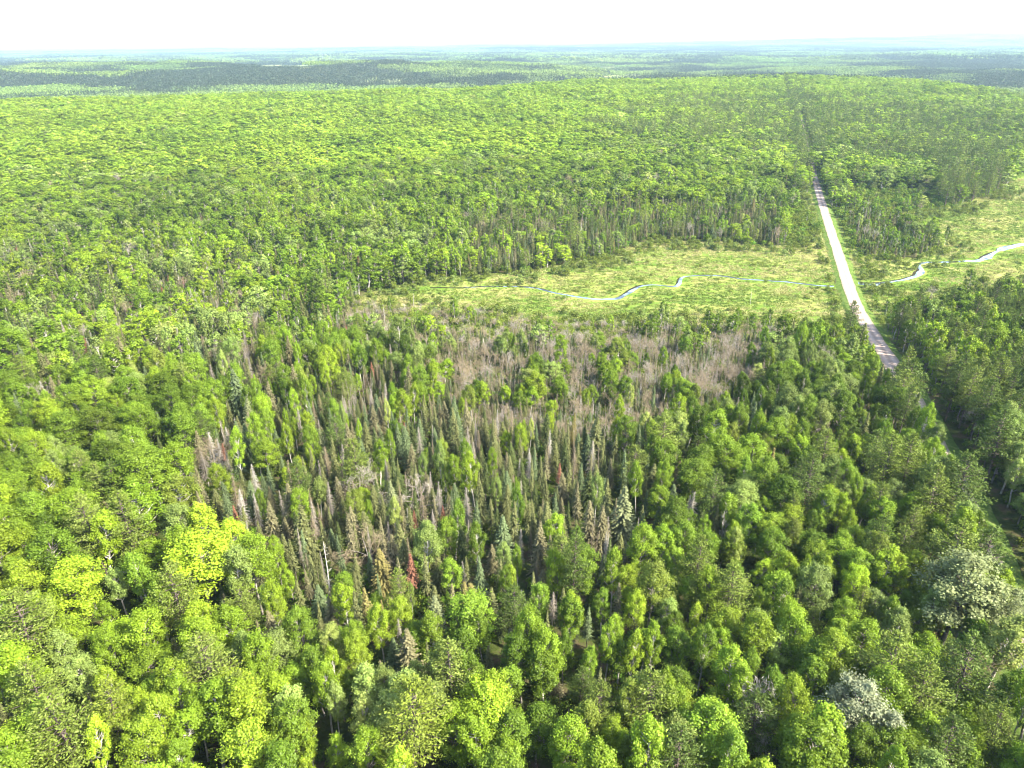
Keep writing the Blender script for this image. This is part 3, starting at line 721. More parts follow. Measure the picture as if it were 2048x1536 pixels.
# notable trees: kind, x and y of the top in the photograph, height (m), width factor, tint
HEROES = [
    # silvery and pale crowns by the road and near the bottom
    ('broadleaf', 1948, 1108, 20, 2.2, 'silver2'), ('broadleaf', 2012, 1160, 17, 1.6, 'silver2'), ('broadleaf', 1895, 1165, 15, 1.1, 'pale'),
    ('broadleaf', 1726, 1360, 17, 1.6, 'silver'), ('broadleaf', 1772, 1415, 15, 1.35, 'silver'), ('broadleaf', 1690, 1430, 12, 1.0, 'silver'),
    ('bare', 1542, 1398, 11, 1.0, 'white'), ('bare', 1516, 1300, 10, .7, 'brown'), ('bare', 1545, 1490, 8, .6, 'dead'), ('deadspruce', 1440, 1470, 10, 1.0, 'dead'),
    ('bare', 134, 1140, 9, .8, 'rose'), ('bare', 98, 1330, 8, .6, 'dead'), ('deadspruce', 352, 1420, 9, 1.3, 'brown'), ('bare', 1555, 985, 9, .8, 'rose'), ('bare', 1450, 1030, 12, 1.1, 'white'),
    ('snag', 785, 1482, 10, 1.2, 'dead'), ('snag', 643, 1082, 15, .8, 'white'), ('snag', 312, 985, 13, .7, 'dead'), ('deadspruce', 800, 1235, 14, .9, 'dead'), ('snag', 345, 705, 9, 1, 'white'),
    # pines
    ('pine', 22, 1180, 19, 1.35, 'pine'), ('pine', 335, 1128, 17, 1.0, 'pine'), ('pine', 395, 1275, 17, 1.15, 'palepine'), ('pine', 45, 1318, 17, 1.05, 'pine'), ('pine', 95, 1395, 17, 1.2, 'pine'), ('pine', 470, 1350, 15, .8, 'palepine'), ('pine', 205, 1365, 15, .9, 'olive'),
    ('pine', 165, 985, 18, 1.05, 'palepine'), ('pine', 240, 985, 18, 1.05, 'pine'), ('pine', 185, 925, 15, .8, 'palepine'), ('pine', 150, 900, 15, .8, 'palepine'), ('pine', 900, 1290, 17, 1.05, 'palepine'), ('pine', 820, 1368, 18, 1.3, 'olive'),
    ('pine', 1790, 868, 17, 1.0, 'pine'), ('pine', 1832, 870, 17, 1.0, 'pine'), ('pine', 1880, 930, 17, 1.0, 'pine'), ('pine', 1930, 1045, 18, 1.25, 'pine'), ('pine', 1780, 1035, 15, .9, 'dkpine'), ('pine', 1765, 962, 14, .8, 'pine'), ('pine', 1660, 860, 15, .9, 'palepine'), ('pine', 1815, 1050, 14, .8, 'pine'),
    ('pine', 1950, 1268, 18, 1.2, 'dkpine'), ('pine', 1790, 1275, 18, 1.3, 'pine'), ('pine', 1875, 1330, 17, 1.1, 'pine'), ('pine', 1905, 1120, 15, .8, 'dkpine'), ('pine', 2015, 1060, 17, 1.2, 'dkpine'), ('pine', 2000, 820, 18, 1.2, 'dkpine'), ('pine', 1990, 905, 18, 1.3, 'dkpine'), ('pine', 1900, 725, 16, .9, 'dkpine'), ('pine', 2015, 715, 17, 1.0, 'pine'), ('pine', 1975, 660, 16, .9, 'dkpine'), ('pine', 1990, 760, 17, 1.0, 'dkpine'), ('pine', 1960, 620, 14, .7, 'dkpine'), ('pine', 2040, 580, 17, 1.0, 'dkpine'), ('pine', 1400, 1070, 16, .9, 'pine'), ('pine', 1430, 940, 16, .9, 'dkpine'), ('pine', 1395, 1145, 12, .7, 'palepine'), ('pine', 1595, 985, 12, .8, 'pine'), ('pine', 1675, 930, 13, .7, 'dkpine'),
    ('pine', 1925, 1440, 15, 1.0, 'dkpine'), ('pine', 2010, 1410, 14, .9, 'pine'), ('pine', 1730, 1175, 12, .7, 'olive'),
    # spruces
    ('spruce', 466, 738, 22, 1.55, 'bluespruce'), ('spruce', 490, 795, 17, 1.35, 'palespruce'), ('spruce', 470, 840, 14, 1.2, 'bluespruce'), ('spruce', 533, 760, 18, 1.15, 'oldspruce'), ('spruce', 558, 722, 17, 1.0, 'spruce'), ('spruce', 583, 728, 18, 1.1, 'oldspruce'), ('deadspruce', 415, 862, 17, 1.25, 'white'), ('deadspruce', 505, 925, 14, 1.0, 'white'), ('spruce', 392, 860, 15, 1.1, 'oldspruce'), ('spruce', 365, 840, 15, 1.2, 'oldspruce'),
    ('redspruce', 443, 886, 9, 1.1, 'red'), ('redspruce', 375, 970, 11, 1.1, 'red'), ('redspruce', 168, 802, 10, 1.0, 'red'), ('redspruce', 187, 795, 10, 1.0, 'red'), ('redspruce', 820, 1105, 14, 1.1, 'red'), ('redspruce', 411, 698, 9, 1, 'red'), ('redspruce', 752, 818, 8, .8, 'red'), ('redspruce', 808, 842, 8, .8, 'red'), ('redspruce', 810, 1092, 9, .7, 'red'), ('redspruce', 385, 950, 7, .8, 'red'), ('redspruce', 22, 530, 8, 1, 'red'), ('redspruce', 498, 525, 8, 1, 'red'),
    ('deadspruce', 352, 655, 17, 1.3, 'dead'), ('deadspruce', 190, 580, 15, 1.3, 'dead'), ('deadspruce', 152, 580, 14, 1.2, 'dead'), ('deadspruce', 218, 560, 15, 1.2, 'dead'), ('deadspruce', 555, 570, 15, 1.1, 'dead'),
    ('spruce', 1252, 970, 19, 1.45, 'palespruce'), ('spruce', 1180, 1000, 16, 1.2, 'oldspruce'), ('spruce', 1206, 1010, 15, 1.15, 'oldspruce'), ('spruce', 868, 1190, 16, 1.35, 'palespruce'), ('spruce', 757, 1095, 14, 1.5, 'rusty'), ('spruce', 945, 1165, 15, 1.5, 'rusty'), ('spruce', 600, 1010, 17, 1.4, 'spruce'), ('spruce', 575, 965, 16, 1.3, 'oldspruce'), ('spruce', 535, 1000, 15, 1.1, 'oldspruce'), ('spruce', 1080, 1040, 17, 1.1, 'oldspruce'), ('spruce', 1030, 1000, 17, 1.0, 'spruce'), ('spruce', 1320, 1010, 14, 1.1, 'dkspruce'), ('spruce', 780, 960, 15, 1.1, 'palespruce'), ('spruce', 690, 900, 15, 1.2, 'spruce'), ('spruce', 720, 880, 14, 1.2, 'bluespruce'), ('spruce', 810, 850, 15, 1.3, 'bluespruce'), ('spruce', 640, 855, 14, 1.2, 'palespruce'), ('spruce', 1235, 1165, 14, .9, 'oldspruce'), ('deadspruce', 1105, 1180, 10, 1.1, 'dead'), ('deadspruce', 620, 1000, 13, .9, 'dead'), ('deadspruce', 700, 985, 14, .9, 'dead'), ('spruce', 640, 1040, 12, .9, 'spruce'), ('deadspruce', 925, 1120, 12, .8, 'dead'),
    ('spruce', 1140, 770, 9, .8, 'dkspruce'), ('spruce', 1300, 905, 12, 1.0, 'spruce'),
    # leafy trees
    ('broadleaf', 340, 1012, 15, 1.2, 'pale'), ('broadleaf', 90, 905, 15, 1.25, 'pale'), ('broadleaf', 55, 880, 15, 1.1, 'green'), ('broadleaf', 38, 1000, 14, .95, 'yellow'), ('broadleaf', 35, 1035, 12, .9, 'yellow'), ('broadleaf', 450, 1085, 17, 1.35, 'pale'), ('broadleaf', 490, 1075, 17, 1.3, 'bright'), ('broadleaf', 545, 1160, 13, .9, 'lime'), ('broadleaf', 690, 1165, 13, 1.2, 'lime'), ('broadleaf', 755, 1200, 15, 1.05, 'lime'), ('broadleaf', 800, 1186, 14, .95, 'yellow'), ('broadleaf', 650, 1245, 13, .9, 'spring'), ('broadleaf', 705, 1262, 14, .9, 'yellow'), ('broadleaf', 590, 1215, 15, 1.1, 'green'), ('broadleaf', 520, 1265, 15, 1.2, 'bright'), ('broadleaf', 665, 1300, 14, .9, 'lime'), ('broadleaf', 640, 1318, 15, 1.1, 'bright'), ('broadleaf', 710, 1395, 14, 1.0, 'spring'), ('broadleaf', 575, 1390, 15, 1.2, 'green'), ('broadleaf', 730, 1455, 14, 1.1, 'bright'), ('broadleaf', 340, 1345, 15, 1.3, 'bright'), ('broadleaf', 300, 1380, 15, 1.2, 'lime'), ('broadleaf', 375, 1380, 14, 1.0, 'bright'), ('broadleaf', 990, 1352, 15, 1.2, 'lime'), ('broadleaf', 960, 1215, 13, .9, 'green'), ('broadleaf', 1060, 1215, 16, 1.0, 'bright'), ('broadleaf', 1080, 1260, 15, 1.1, 'bright'), ('broadleaf', 1135, 1182, 13, .9, 'lime'), ('broadleaf', 1020, 1120, 11, .8, 'yellow'), ('broadleaf', 1115, 1095, 14, .9, 'bright'), ('broadleaf', 1165, 1092, 15, 1.1, 'green'), ('broadleaf', 1315, 1250, 14, .95, 'bright'), ('broadleaf', 1215, 1240, 14, 1.0, 'bright'), ('broadleaf', 1265, 1262, 14, .85, 'lime'), ('broadleaf', 1310, 1120, 16, 1.3, 'olive'), ('broadleaf', 1360, 1000, 11, .9, 'bright'), ('broadleaf', 1465, 985, 14, 1.2, 'bright'), ('broadleaf', 1480, 1045, 12, .9, 'lime'), ('broadleaf', 1545, 1045, 13, 1.0, 'lime'), ('broadleaf', 1280, 920, 14, .95, 'bright'), ('broadleaf', 1330, 922, 14, .9, 'bright'), ('broadleaf', 1315, 860, 14, 1.1, 'green'), ('broadleaf', 1360, 842, 14, .9, 'pale'), ('broadleaf', 1420, 815, 17, 1.5, 'bright'), ('broadleaf', 1440, 855, 16, 1.3, 'bright'), ('broadleaf', 1490, 825, 11, .8, 'spring'), ('broadleaf', 1350, 1365, 14, 1.1, 'bright'), ('broadleaf', 1420, 1390, 13, 1.0, 'lime'), ('broadleaf', 1180, 1390, 15, 1.15, 'olive'), ('broadleaf', 1255, 1365, 15, 1.1, 'olive'), ('broadleaf', 1225, 1430, 13, .9, 'lime'), ('broadleaf', 1280, 1460, 14, 1.2, 'olive'), ('broadleaf', 1870, 1430, 14, 1.2, 'bright'), ('broadleaf', 1630, 1272, 15, 1.1, 'green'), ('broadleaf', 1690, 1275, 15, 1.1, 'green'), ('broadleaf', 1655, 1325, 15, 1.2, 'green'), ('broadleaf', 1590, 1210, 15, .9, 'bright'), ('broadleaf', 1500, 1345, 15, 1.1, 'bright'), ('broadleaf', 1460, 1420, 15, 1.1, 'lime'), ('broadleaf', 1800, 1190, 13, .9, 'bright'), ('broadleaf', 1700, 1200, 14, 1.0, 'bright'), ('broadleaf', 1730, 1230, 14, 1.1, 'bright'), ('broadleaf', 1480, 1060, 13, .9, 'spring'), ('broadleaf', 1570, 1160, 15, 1.1, 'green'), ('broadleaf', 1760, 1065, 15, 1.1, 'olive'), ('broadleaf', 1690, 1060, 13, 1.0, 'bright'), ('broadleaf', 1800, 1100, 14, .9, 'olive'), ('broadleaf', 1720, 950, 13, .9, 'bright'), ('broadleaf', 1645, 970, 14, 1.2, 'green'), ('broadleaf', 1715, 945, 9, .7, 'spring'), ('broadleaf', 945, 905, 15, 1.1, 'lime'), ('broadleaf', 1040, 845, 12, .8, 'lime'), ('broadleaf', 935, 770, 12, 1.1, 'olive'), ('broadleaf', 1125, 668, 15, 1.0, 'bright'), ('broadleaf', 1188, 672, 8, .9, 'yellow'), ('broadleaf', 1070, 730, 10, .8, 'bright'), ('broadleaf', 1262, 765, 12, .8, 'spring'), ('broadleaf', 1240, 790, 12, .9, 'lime'), ('broadleaf', 1185, 636, 6, .6, 'bright'), ('broadleaf', 830, 700, 13, 1.1, 'bright'), ('broadleaf', 860, 720, 13, 1.1, 'lime'), ('broadleaf', 340, 720, 15, 1.4, 'bright'), ('broadleaf', 375, 745, 14, 1.1, 'bright'), ('broadleaf', 110, 800, 16, 1.6, 'lime'), ('broadleaf', 270, 800, 15, 1.4, 'bright'), ('broadleaf', 400, 790, 15, 1.1, 'bright'), ('broadleaf', 430, 790, 15, 1.0, 'lime'), ('broadleaf', 350, 885, 16, 1.4, 'bright'), ('broadleaf', 275, 855, 15, 1.2, 'bright'), ('broadleaf', 205, 862, 15, 1.2, 'bright'), ('broadleaf', 60, 860, 15, 1.3, 'lime'), ('broadleaf', 845, 1040, 16, 1.3, 'pale'), ('broadleaf', 785, 990, 12, .9, 'spring'), ('broadleaf', 705, 980, 13, 1.0, 'olive'), ('broadleaf', 600, 975, 13, 1.0, 'bright'),
    ('broadleaf', 170, 715, 12, .9, 'spring'), ('broadleaf', 268, 722, 12, 1.1, 'spring'),
    ('deadspruce', 1714, 600, 9, 1.1, 'darkbrown'), ('snag', 1504, 575, 7.5, .6, 'white'), ('snag', 1131, 580, 5, .5, 'white'), ('snag', 1318, 640, 7, .6, 'white'), ('snag', 1330, 642, 7, .6, 'white'), ('snag', 1290, 640, 7, .8, 'white'),
    ('bare', 1230, 595 + 35, 7, .8, 'rose'), ('snag', 1770, 448, 9, 1.3, 'white'), ('broadleaf', 1912, 342, 14, 1.5, 'blossom'), ('broadleaf', 1928, 350, 12, 1.2, 'blossom'), ('deadspruce', 1676, 554, 3.0, .6, 'darkbrown'), ('deadspruce', 1679, 557, 2.4, .6, 'darkbrown'), ('snag', 765, 608, 8, 1, 'dead'), ('snag', 825, 585, 7, 1, 'dead'), ('snag', 640, 560, 9, 1.2, 'white'), ('snag', 660, 565, 10, 1.2, 'white'),  # the two small darkbrown deadspruces stand in for dark debris at the culvert
]
TINT['silver2'] = (.185, .215, .085)

# ------------------------------------------------------------------ where every tree stands
trees = []                       # kind, X, Y, height, width factor, rgb, hero flag, tint name
for kind, x, y, H, w, tn in HEROES:
    if 'spruce' in kind and tn != 'darkbrown': H = H * .74; w = w * (.95 if H > 7 else .8)
    if kind == 'broadleaf': w *= .9; H *= .92
    X, Y = hit(x, y, H)
    if abs(road_dist(X, Y)) < 5.2 and kind != 'spruce':
        X += math.copysign(5.4 - abs(road_dist(X, Y)), road_dist(X, Y))
    trees.append((kind, X, Y, float(H), w, TINT[tn], True, tn))

KINDS = ['broadleaf', 'spruce', 'pine', 'deadspruce', 'bare', 'redspruce', 'shrub', None]
ZONES = [
    ('transition', [(700, 596), (850, 610), (1000, 625), (1100, 640), (1250, 650), (1400, 642), (1560, 648), (1740, 660), (1720, 680), (1560, 690), (1300, 700), (1000, 690), (850, 680), (700, 650)], [.05, .07, 0, .01, .30, .0, .42, .15], .66, .45),  # polygon in the photograph (on the crowns), weights per kind, spacing factor, height factor
    ('thicket', [(700, 606), (810, 618), (950, 630), (1100, 645), (1250, 655), (1400, 650), (1560, 655), (1720, 668), (1640, 690), (1540, 740), (1500, 800), (1420, 850), (1320, 910), (1200, 910), (1080, 880), (960, 880), (880, 820), (850, 740), (760, 710), (690, 670)], [.10, .29, .0, .03, .46, .0, .12, 0], .60, .6),
    ('spruces', [(350, 880), (450, 720), (600, 710), (760, 730), (880, 720), (960, 740), (1080, 750), (1200, 770), (1380, 770), (1330, 900), (1330, 1000), (1280, 1110), (1120, 1160), (1060, 1220), (900, 1240), (780, 1180), (620, 1150), (540, 1100), (440, 1020), (350, 990)], [.32, .45, .03, .11, .05, .02, .02, 0], .72, .96),
    ('belt', [(0, 470), (350, 500), (700, 480), (760, 560), (700, 700), (560, 730), (0, 700)], [.60, .22, .02, .08, .05, .01, .02, 0], .9, .97),
    ('mixed_low', [(250, 860), (350, 720), (1500, 740), (1560, 900), (1400, 1150), (1150, 1330), (800, 1400), (560, 1330), (400, 1150), (300, 1000)], [.58, .27, .05, .05, .02, .005, .025, 0], .9, .97),
    ('mixed', [(0, 700), (560, 700), (760, 600), (800, 720), (640, 800), (420, 900), (330, 900), (0, 830)], [.62, .22, .03, .06, .05, .01, .01, 0], .9, .95),
    ('darkbelt', [(930, 430), (1280, 400), (1560, 400), (1560, 480), (1280, 500), (1160, 530), (930, 540)], [.42, .40, .05, .06, .05, 0, .02, 0], .85, .9),
    ('rightside', [(1745, 640), (2200, 560), (2200, 1300), (2060, 1250), (1960, 1100), (1870, 880), (1780, 740)], [.50, .06, .42, 0, .01, 0, .01, 0], 1, 1.05),
    ('grove', [(1695, 525), (1682, 455), (1740, 425), (1830, 452), (1885, 498), (1840, 522)], [.34, .34, .03, .03, .02, 0, .24, 0], .7, .8),
    ('point', [(1860, 290), (2015, 300), (2012, 392), (1885, 392)], [.22, .12, .6, 0, .05, 0, .01, 0], .9, 1.1),
    ('scrub_right', [(1690, 380), (1930, 385), (1990, 370), (1960, 410), (1830, 440), (1890, 490), (1840, 520), (1690, 520)], [.16, .05, .02, 0, .03, 0, .62, .12], .75, .6),
    ('scrub_low', [(1735, 590), (1950, 590), (2060, 560), (2060, 640), (1900, 650), (1770, 700)], [.14, .12, .02, 0, .02, 0, .58, .12], .75, .6),
    ('scrub_left', [(1560, 390), (1640, 380), (1680, 500), (1580, 500)], [.05, .02, 0, 0, .05, 0, .66, .22], .8, .6),
    ('pinewood', [(1380, 190), (1620, 190), (2048, 230), (2200, 330), (1700, 330), (1600, 300), (1380, 280)], [.47, .15, .36, 0, .01, 0, .01, 0], 1, 1),
    ('hardwood', [(-500, 212), (560, 185), (1180, 160), (1600, 148), (1900, 170), (1500, 250), (1200, 300), (700, 330), (300, 330), (-500, 360)], [.985, .005, .005, 0, .005, 0, 0, 0], 1.12, 1.05),
]
DEFAULT = [.855, .04, .075, .005, .015, 0, .01, 0]

def pick_kind(X, Y, rng):
    Z = ground(X, Y)
    px, py, _ = project(np.c_[X, Y, Z + 7])
    qx, qy = zone_wobble(px, py, X, Y)
    gxp, gyp, _ = project(np.c_[X, Y, Z])
    n = len(X)
    W = np.tile(np.array(DEFAULT), (n, 1)); sp = np.ones(n); hf = np.ones(n); zi = np.full(n, -1)
    mid = (py > 300) & (py < 520) & (px < 1400)
    W[mid] = [.90, .03, .01, .01, .045, 0, .005, 0]
    for k, (nm, poly, w, s, h) in enumerate(ZONES):
        use_ground = nm in ('thicket', 'transition', 'grove', 'scrub_right', 'scrub_low', 'scrub_left')
        m_ = inside(qx if not use_ground else gxp + (qx - px), qy if not use_ground else gyp + (qy - py), poly)
        m_ &= (zi < 0)
        W[m_] = w; sp[m_] = s; hf[m_] = h; zi[m_] = k
    u = rng.random(n)
    # species gather in clumps: bend the draw with a slow noise
    cl = vnoise(X / 9, Y / 9, 51)
    u = np.clip(.55 * u + .45 * np.clip((cl - .5) * 1.5 + .5, 0, 1), 0, .9999)
    # equalise so that the weights still hold roughly
    o = np.argsort(np.argsort(u)) / n if n > 50 else u
    u = .5 * u + .5 * o
    cum = np.cumsum(W, 1); cum /= cum[:, -1:]
    kind = (u[:, None] > cum).sum(1)
    mar = marshness(X, Y, Z)
    return np.minimum(kind, 7), sp, hf, zi, mar, px, py

def broadness(X, Y, px, py):
    b = 1 + .42 * np.maximum(smooth((Y - 190) / 90), smooth((620 - px) / 260))
    return b * (.85 + .3 * vnoise(X / 30, Y / 30, 88))

def fill(y0, y1, r0, seed, xlim):
    """Dart-free blue noise: a jittered triangular lattice, thinned where crowns would crowd."""
    rng = np.random.default_rng(seed)
    xs = np.arange(-xlim, xlim, r0); ysr = np.arange(y0, y1, r0 * .87)
    X, Y = np.meshgrid(xs, ysr)
    X = X + (np.arange(len(ysr)) % 2)[:, None] * r0 / 2
    X = X.ravel(); Y = Y.ravel()
    X = X + rng.uniform(-.42, .42, X.shape) * r0; Y = Y + rng.uniform(-.42, .42, X.shape) * r0
    m_ = (X > -.86 * Y - 34) & (X < .86 * Y + 50) & (Y < y1)
    return X[m_], Y[m_], rng

def shade_broadleaf(X, Y, zi, px, py, rng):
    n = len(X)
    names = np.array(['deep', 'green', 'bright', 'lime', 'yellow', 'pale', 'olive', 'spring'])
    pal = np.array([TINT[k] for k in names])
    s = fbm(X / 38, Y / 38, 61, 2) * .9 + rng.normal(size=n) * .17 + .08
    hard = np.array([k >= 0 and ZONES[k][0] == 'hardwood' for k in zi])
    s = np.where(hard, s + .24, s)
    s = np.where((py > 330) & (py < 470), s - .06, s)
    s = np.where((px > 1750) & (py < 1200) & (py > 300), s - .16, s)
    idx = np.digitize(s, [.32, .47, .66, .88])
    odd = rng.random(n)
    cl = vnoise(X / 16, Y / 16, 63)
    near = Y < 330
    idx = np.where(~hard & ((cl > .76) | (odd < .06)) & (odd < .7), 5, idx)
    idx = np.where(~hard & (cl < .14) & (odd < .7), 6, idx)
    idx = np.where(odd > .985, 7, idx)
    c = pal[idx] * (1 + rng.normal(size=(n, 1)) * .12) * (1 + rng.normal(size=(n, 3)) * .02)
    c = np.where(hard[:, None], c * [.93, .96, .95], c)
    c = c * (.80 + .44 * fbm(X / 75, Y / 60, 67, 3))[:, None]
    return c, names[idx]

rest = {k: [] for k in KINDS[:-1]}      # kind -> rows X Y H w r g b
near_pts = np.array([(t[1], t[2], 1.7 * t[4]) for t in trees])
def place(y0, y1, r0, seed, individual):
    X, Y, rng = fill(y0, y1, r0, seed, .9 * y1 + 60)
    kind, sp, hf, zi, mar, px, py = pick_kind(X, Y, rng)
    keep = np.ones(len(X), bool)
    rdist = np.abs(road_dist(X, Y))
    sd = road_dist(X, Y)
    keep &= rdist > np.where(Y > 960, .5, np.where(Y > 590, 3.0, np.where((Y < 165) & (sd < 0), 4.1, np.where((Y < 240) & (sd < 0), 8.5, np.where((Y < 205) & (sd > 0), 7.6, np.where((sd > 0) & (Y > 280) & (Y < 470), 11, 5.6))))))
    keep &= ~((sd < 0) & (sd > -7) & (Y > 66) & (Y < 82)) & ~((sd < 0) & (sd > -7) & (Y > 111) & (Y < 119))
    keep &= ~mar
    cdv = creek_dist(X, Y)
    keep &= cdv > 3
    far_f = np.zeros(len(X), bool)
    for poly in FIELDS: far_f |= inside(px, py + 3, poly)
    keep &= ~(far_f & (Y > 600))
    # zone density: the lattice is laid at the tightest spacing and thinned
    base = .60
    kind = np.where((rdist < 13) & (Y > 590) & (rng.random(len(X)) < .75), 2, kind)
    if r0 > 3: keep &= rng.random(len(X)) < np.clip((.9 / sp) ** 2, 0, 1)
    # leave the heroes room
    if individual:
        for hx, hy, hr in near_pts:
            keep &= (X - hx) ** 2 + (Y - hy) ** 2 > (hr * .95) ** 2
    X, Y, kind, hf, zi, px, py = [a[keep] for a in (X, Y, kind, hf, zi, px, py)]
    n = len(X)
    # crowns push each other apart a little (two sweeps over a hash grid)
    if r0 < 3:      # drop what would stand inside a neighbour's crown
        rad = np.array([1.55, 1.12, 1.9, 1.05, 1.0, .9, .95, 1.0])[kind] * np.clip(rng.normal(1, .16, n), .7, 1.5)
        rad = np.where(kind == 0, rad * broadness(X, Y, px, py), rad)
        rad = np.where(np.array([k >= 0 and ZONES[k][0] in ('thicket', 'transition') for k in zi]), np.minimum(rad, .72), rad) * (1.0 if r0 < 2.4 else 1.12)
        grid, ok = {}, np.zeros(n, bool)
        for q in rng.permutation(n):
            cx_, cy_ = int(X[q] // 3), int(Y[q] // 3); good = True
            for a_ in (-1, 0, 1):
                for b_ in (-1, 0, 1):
                    for m2 in grid.get((cx_ + a_, cy_ + b_), ()):
                        if (X[m2] - X[q]) ** 2 + (Y[m2] - Y[q]) ** 2 < (rad[m2] + rad[q]) ** 2: good = False; break
                    if not good: break
                if not good: break
            if good: grid.setdefault((cx_, cy_), []).append(q); ok[q] = True
        X, Y, kind, hf, zi, px, py = [a[ok] for a in (X, Y, kind, hf, zi, px, py)]; n = len(X)
    bn = broadness(X, Y, px, py); hs = .82 + .38 * fbm(X / 40, Y / 40, 89, 2)
    tb, names = shade_broadleaf(X, Y, zi, px, py, rng)
    rd_ = road_dist(X, Y)
    for q in range(n):
        k = KINDS[kind[q]]
        if k is None: continue
        u, g = rng.random(), rng.normal()
        h = hf[q]
        if k == 'broadleaf':
            H = np.clip((11.6 + 1.9 * g) * hs[q], 6, 16.5) * (h if h > .9 else .75) * (1.2 if -9 < rd_[q] < 0 and Y[q] < 150 else (.75 if -20 < rd_[q] < 0 and Y[q] < 245 else (1.25 if abs(rd_[q]) < 9 and Y[q] > 590 else 1))); w = np.clip(rng.normal(1.0, .24), .55, 1.7); H *= (1 + .10 * (w - 1)); c, tn = tb[q], names[q]
            if h > .7: w *= bn[q]
            if zi[q] >= 0 and ZONES[zi[q]][0] == 'hardwood': w *= 1.08
            if zi[q] >= 0 and ZONES[zi[q]][0] == 'spruces': w *= .8
        elif k == 'spruce':
            H = np.clip(8.8 + 1.9 * g, 4.5, 14) * (h if h > .8 else .62); w = np.clip(rng.normal(.9, .2), .5, 1.4) * (.75 if h < .8 else 1)
            tn = 'spruce' if u < .45 else 'oldspruce' if u < .65 else 'dkspruce' if u < .82 else 'bluespruce' if u < .98 else 'rusty'; c = TINT[tn]
        elif k == 'pine':
            H = np.clip(14 + 1.8 * g, 9, 19) * h; w = np.clip(rng.normal(.95, .15), .6, 1.4)
            tn = ['pine', 'dkpine', 'palepine'][min(2, int(u * 2.6))]
            if px[q] > 1500 and u < .7: tn = 'dkpine'
            c = TINT[tn]
        elif k == 'deadspruce':
            H = np.clip(9 + 1.7 * g, 5, 13) * h; w = np.clip(rng.normal(.8, .2), .45, 1.3); tn = ['dead', 'brown', 'white'][min(2, int(u * 2.4))]; c = TINT[tn]
        elif k == 'bare':
            H = np.clip(10.5 + 1.5 * g, 6, 14) * (h * .95); w = 1.0 if h > .8 else .9; tn = ['rose', 'brown', 'dead'][min(2, int(u * 3))]; c = TINT[tn]
        elif k == 'redspruce':
            H = np.clip(7.5 + 1.5 * g, 4, 11) * h; w = .8; tn = 'red'; c = TINT[tn]
        else:
            H = np.clip(2.4 + .6 * g, 1.3, 4.2); w = np.clip(rng.normal(1, .2), .6, 1.6); tn = 'olive' if u < .7 else 'green'; c = np.array(TINT['olive']) * (.75 + .4 * u)
        c = np.asarray(c) * (1 + rng.normal() * .1)
        if individual: trees.append((k, X[q], Y[q], float(H), float(w), tuple(c), False, tn))
        else: rest[k].append((X[q], Y[q], H, w, *c))
    return
place(26, 300, 1.25, 11, True)
place(300, 560, 1.7, 12, False)
YC_MAX = 1500
place(560, YC_MAX, 4.3, 13, False)

# shrubs along the marsh edges and strewn over it
rng = np.random.default_rng(77)
n = 42000
X = rng.uniform(-120, 460, n); Y = rng.uniform(225, 520, n)
Z = ground(X, Y)
mar = marshness(X, Y, Z)
mar2 = np.zeros(n)
for dx, dy in ((11, 0), (-11, 0), (0, 20), (0, -14), (8, 14), (-8, -10), (8, -10), (-8, 14)):
    mar2 += marshness(X + dx, Y + dy, Z)
edge = mar & (mar2 < 8)
p = np.where(edge, .75 * (fbm(X / 8, Y / 8, 72) > .40), .0) + np.where(mar & ~edge, .012 + .28 * (fbm(X / 16, Y / 10, 71) > .60), 0)
near_edge = mar & (mar2 >= 8) & (Y < 262) ; p = np.where(near_edge, .22, p)
m_ = (rng.random(n) < p * .42) & (creek_dist(X, Y) > 1.8) & (np.abs(road_dist(X, Y)) > 6.5)
for x, y, e_ in zip(X[m_], Y[m_], edge[m_]):
    H = rng.uniform(1.8, 4.0) if e_ else rng.uniform(.9, 1.9)
    c = np.array(TINT['olive'] if rng.random() < .7 else TINT['pale']) * rng.uniform(.7, 1.0)
    trees.append(('shrub', x, y, H, rng.uniform(.7, 1.2), tuple(c), False, 'olive'))
# a row of roadside bushes on both verges across the marsh
for y in np.arange(205, 430, 3.2):
    for s_ in (-1, 1):
        if rng.random() < .5 and creek_dist(np.array([ROAD_A + ROAD_S * y + s_ * 9]), np.array([y]))[0] > 4:
            off = s_ * rng.uniform(7.5, 10.5)
            x_, y_ = ROAD_A + ROAD_S * y + nrm[0] * off, y + nrm[1] * off
            trees.append(('shrub', x_, y_, rng.uniform(1.2, 2.6), rng.uniform(.7, 1.1), tuple(np.array(TINT['green']) * rng.uniform(.8, 1.1)), False, 'green'))

NOM_H = {'broadleaf': 15., 'spruce': 14., 'pine': 17., 'deadspruce': 14., 'bare': 11., 'redspruce': 14., 'shrub': 2.4, 'snag': 9.}
QUOTA = {'broadleaf': 295, 'spruce': 290, 'pine': 200, 'deadspruce': 150, 'bare': 200, 'redspruce': 40, 'shrub': 120, 'snag': 40}
cand = {}
for t in trees:
    z = float(ground(t[1], t[2]))
    x, y, d = project([[t[1], t[2], z + t[3] * .7]])
    infr = -25 < x[0] < 2073 and -10 < y[0] < 1560
    size = (t[3] * (t[4] ** .5)) / d[0] * (1.6 if t[6] else 1) if infr else 0
    cand.setdefault(t[0], []).append((size, t, z, x[0], y[0], d[0]))
INDIV = []
for k, rows in cand.items():
    rows.sort(key=lambda r: -r[0])
    q = QUOTA[k]
    for r in rows[:q]:
        if r[0] > 0: INDIV.append(r)
        else: rest.setdefault(k, []).append((*r[1][1:5], *r[1][5]))
    for r in rows[q:]:
        rest.setdefault(k, []).append((r[1][1], r[1][2], r[1][3], r[1][4], *r[1][5]))

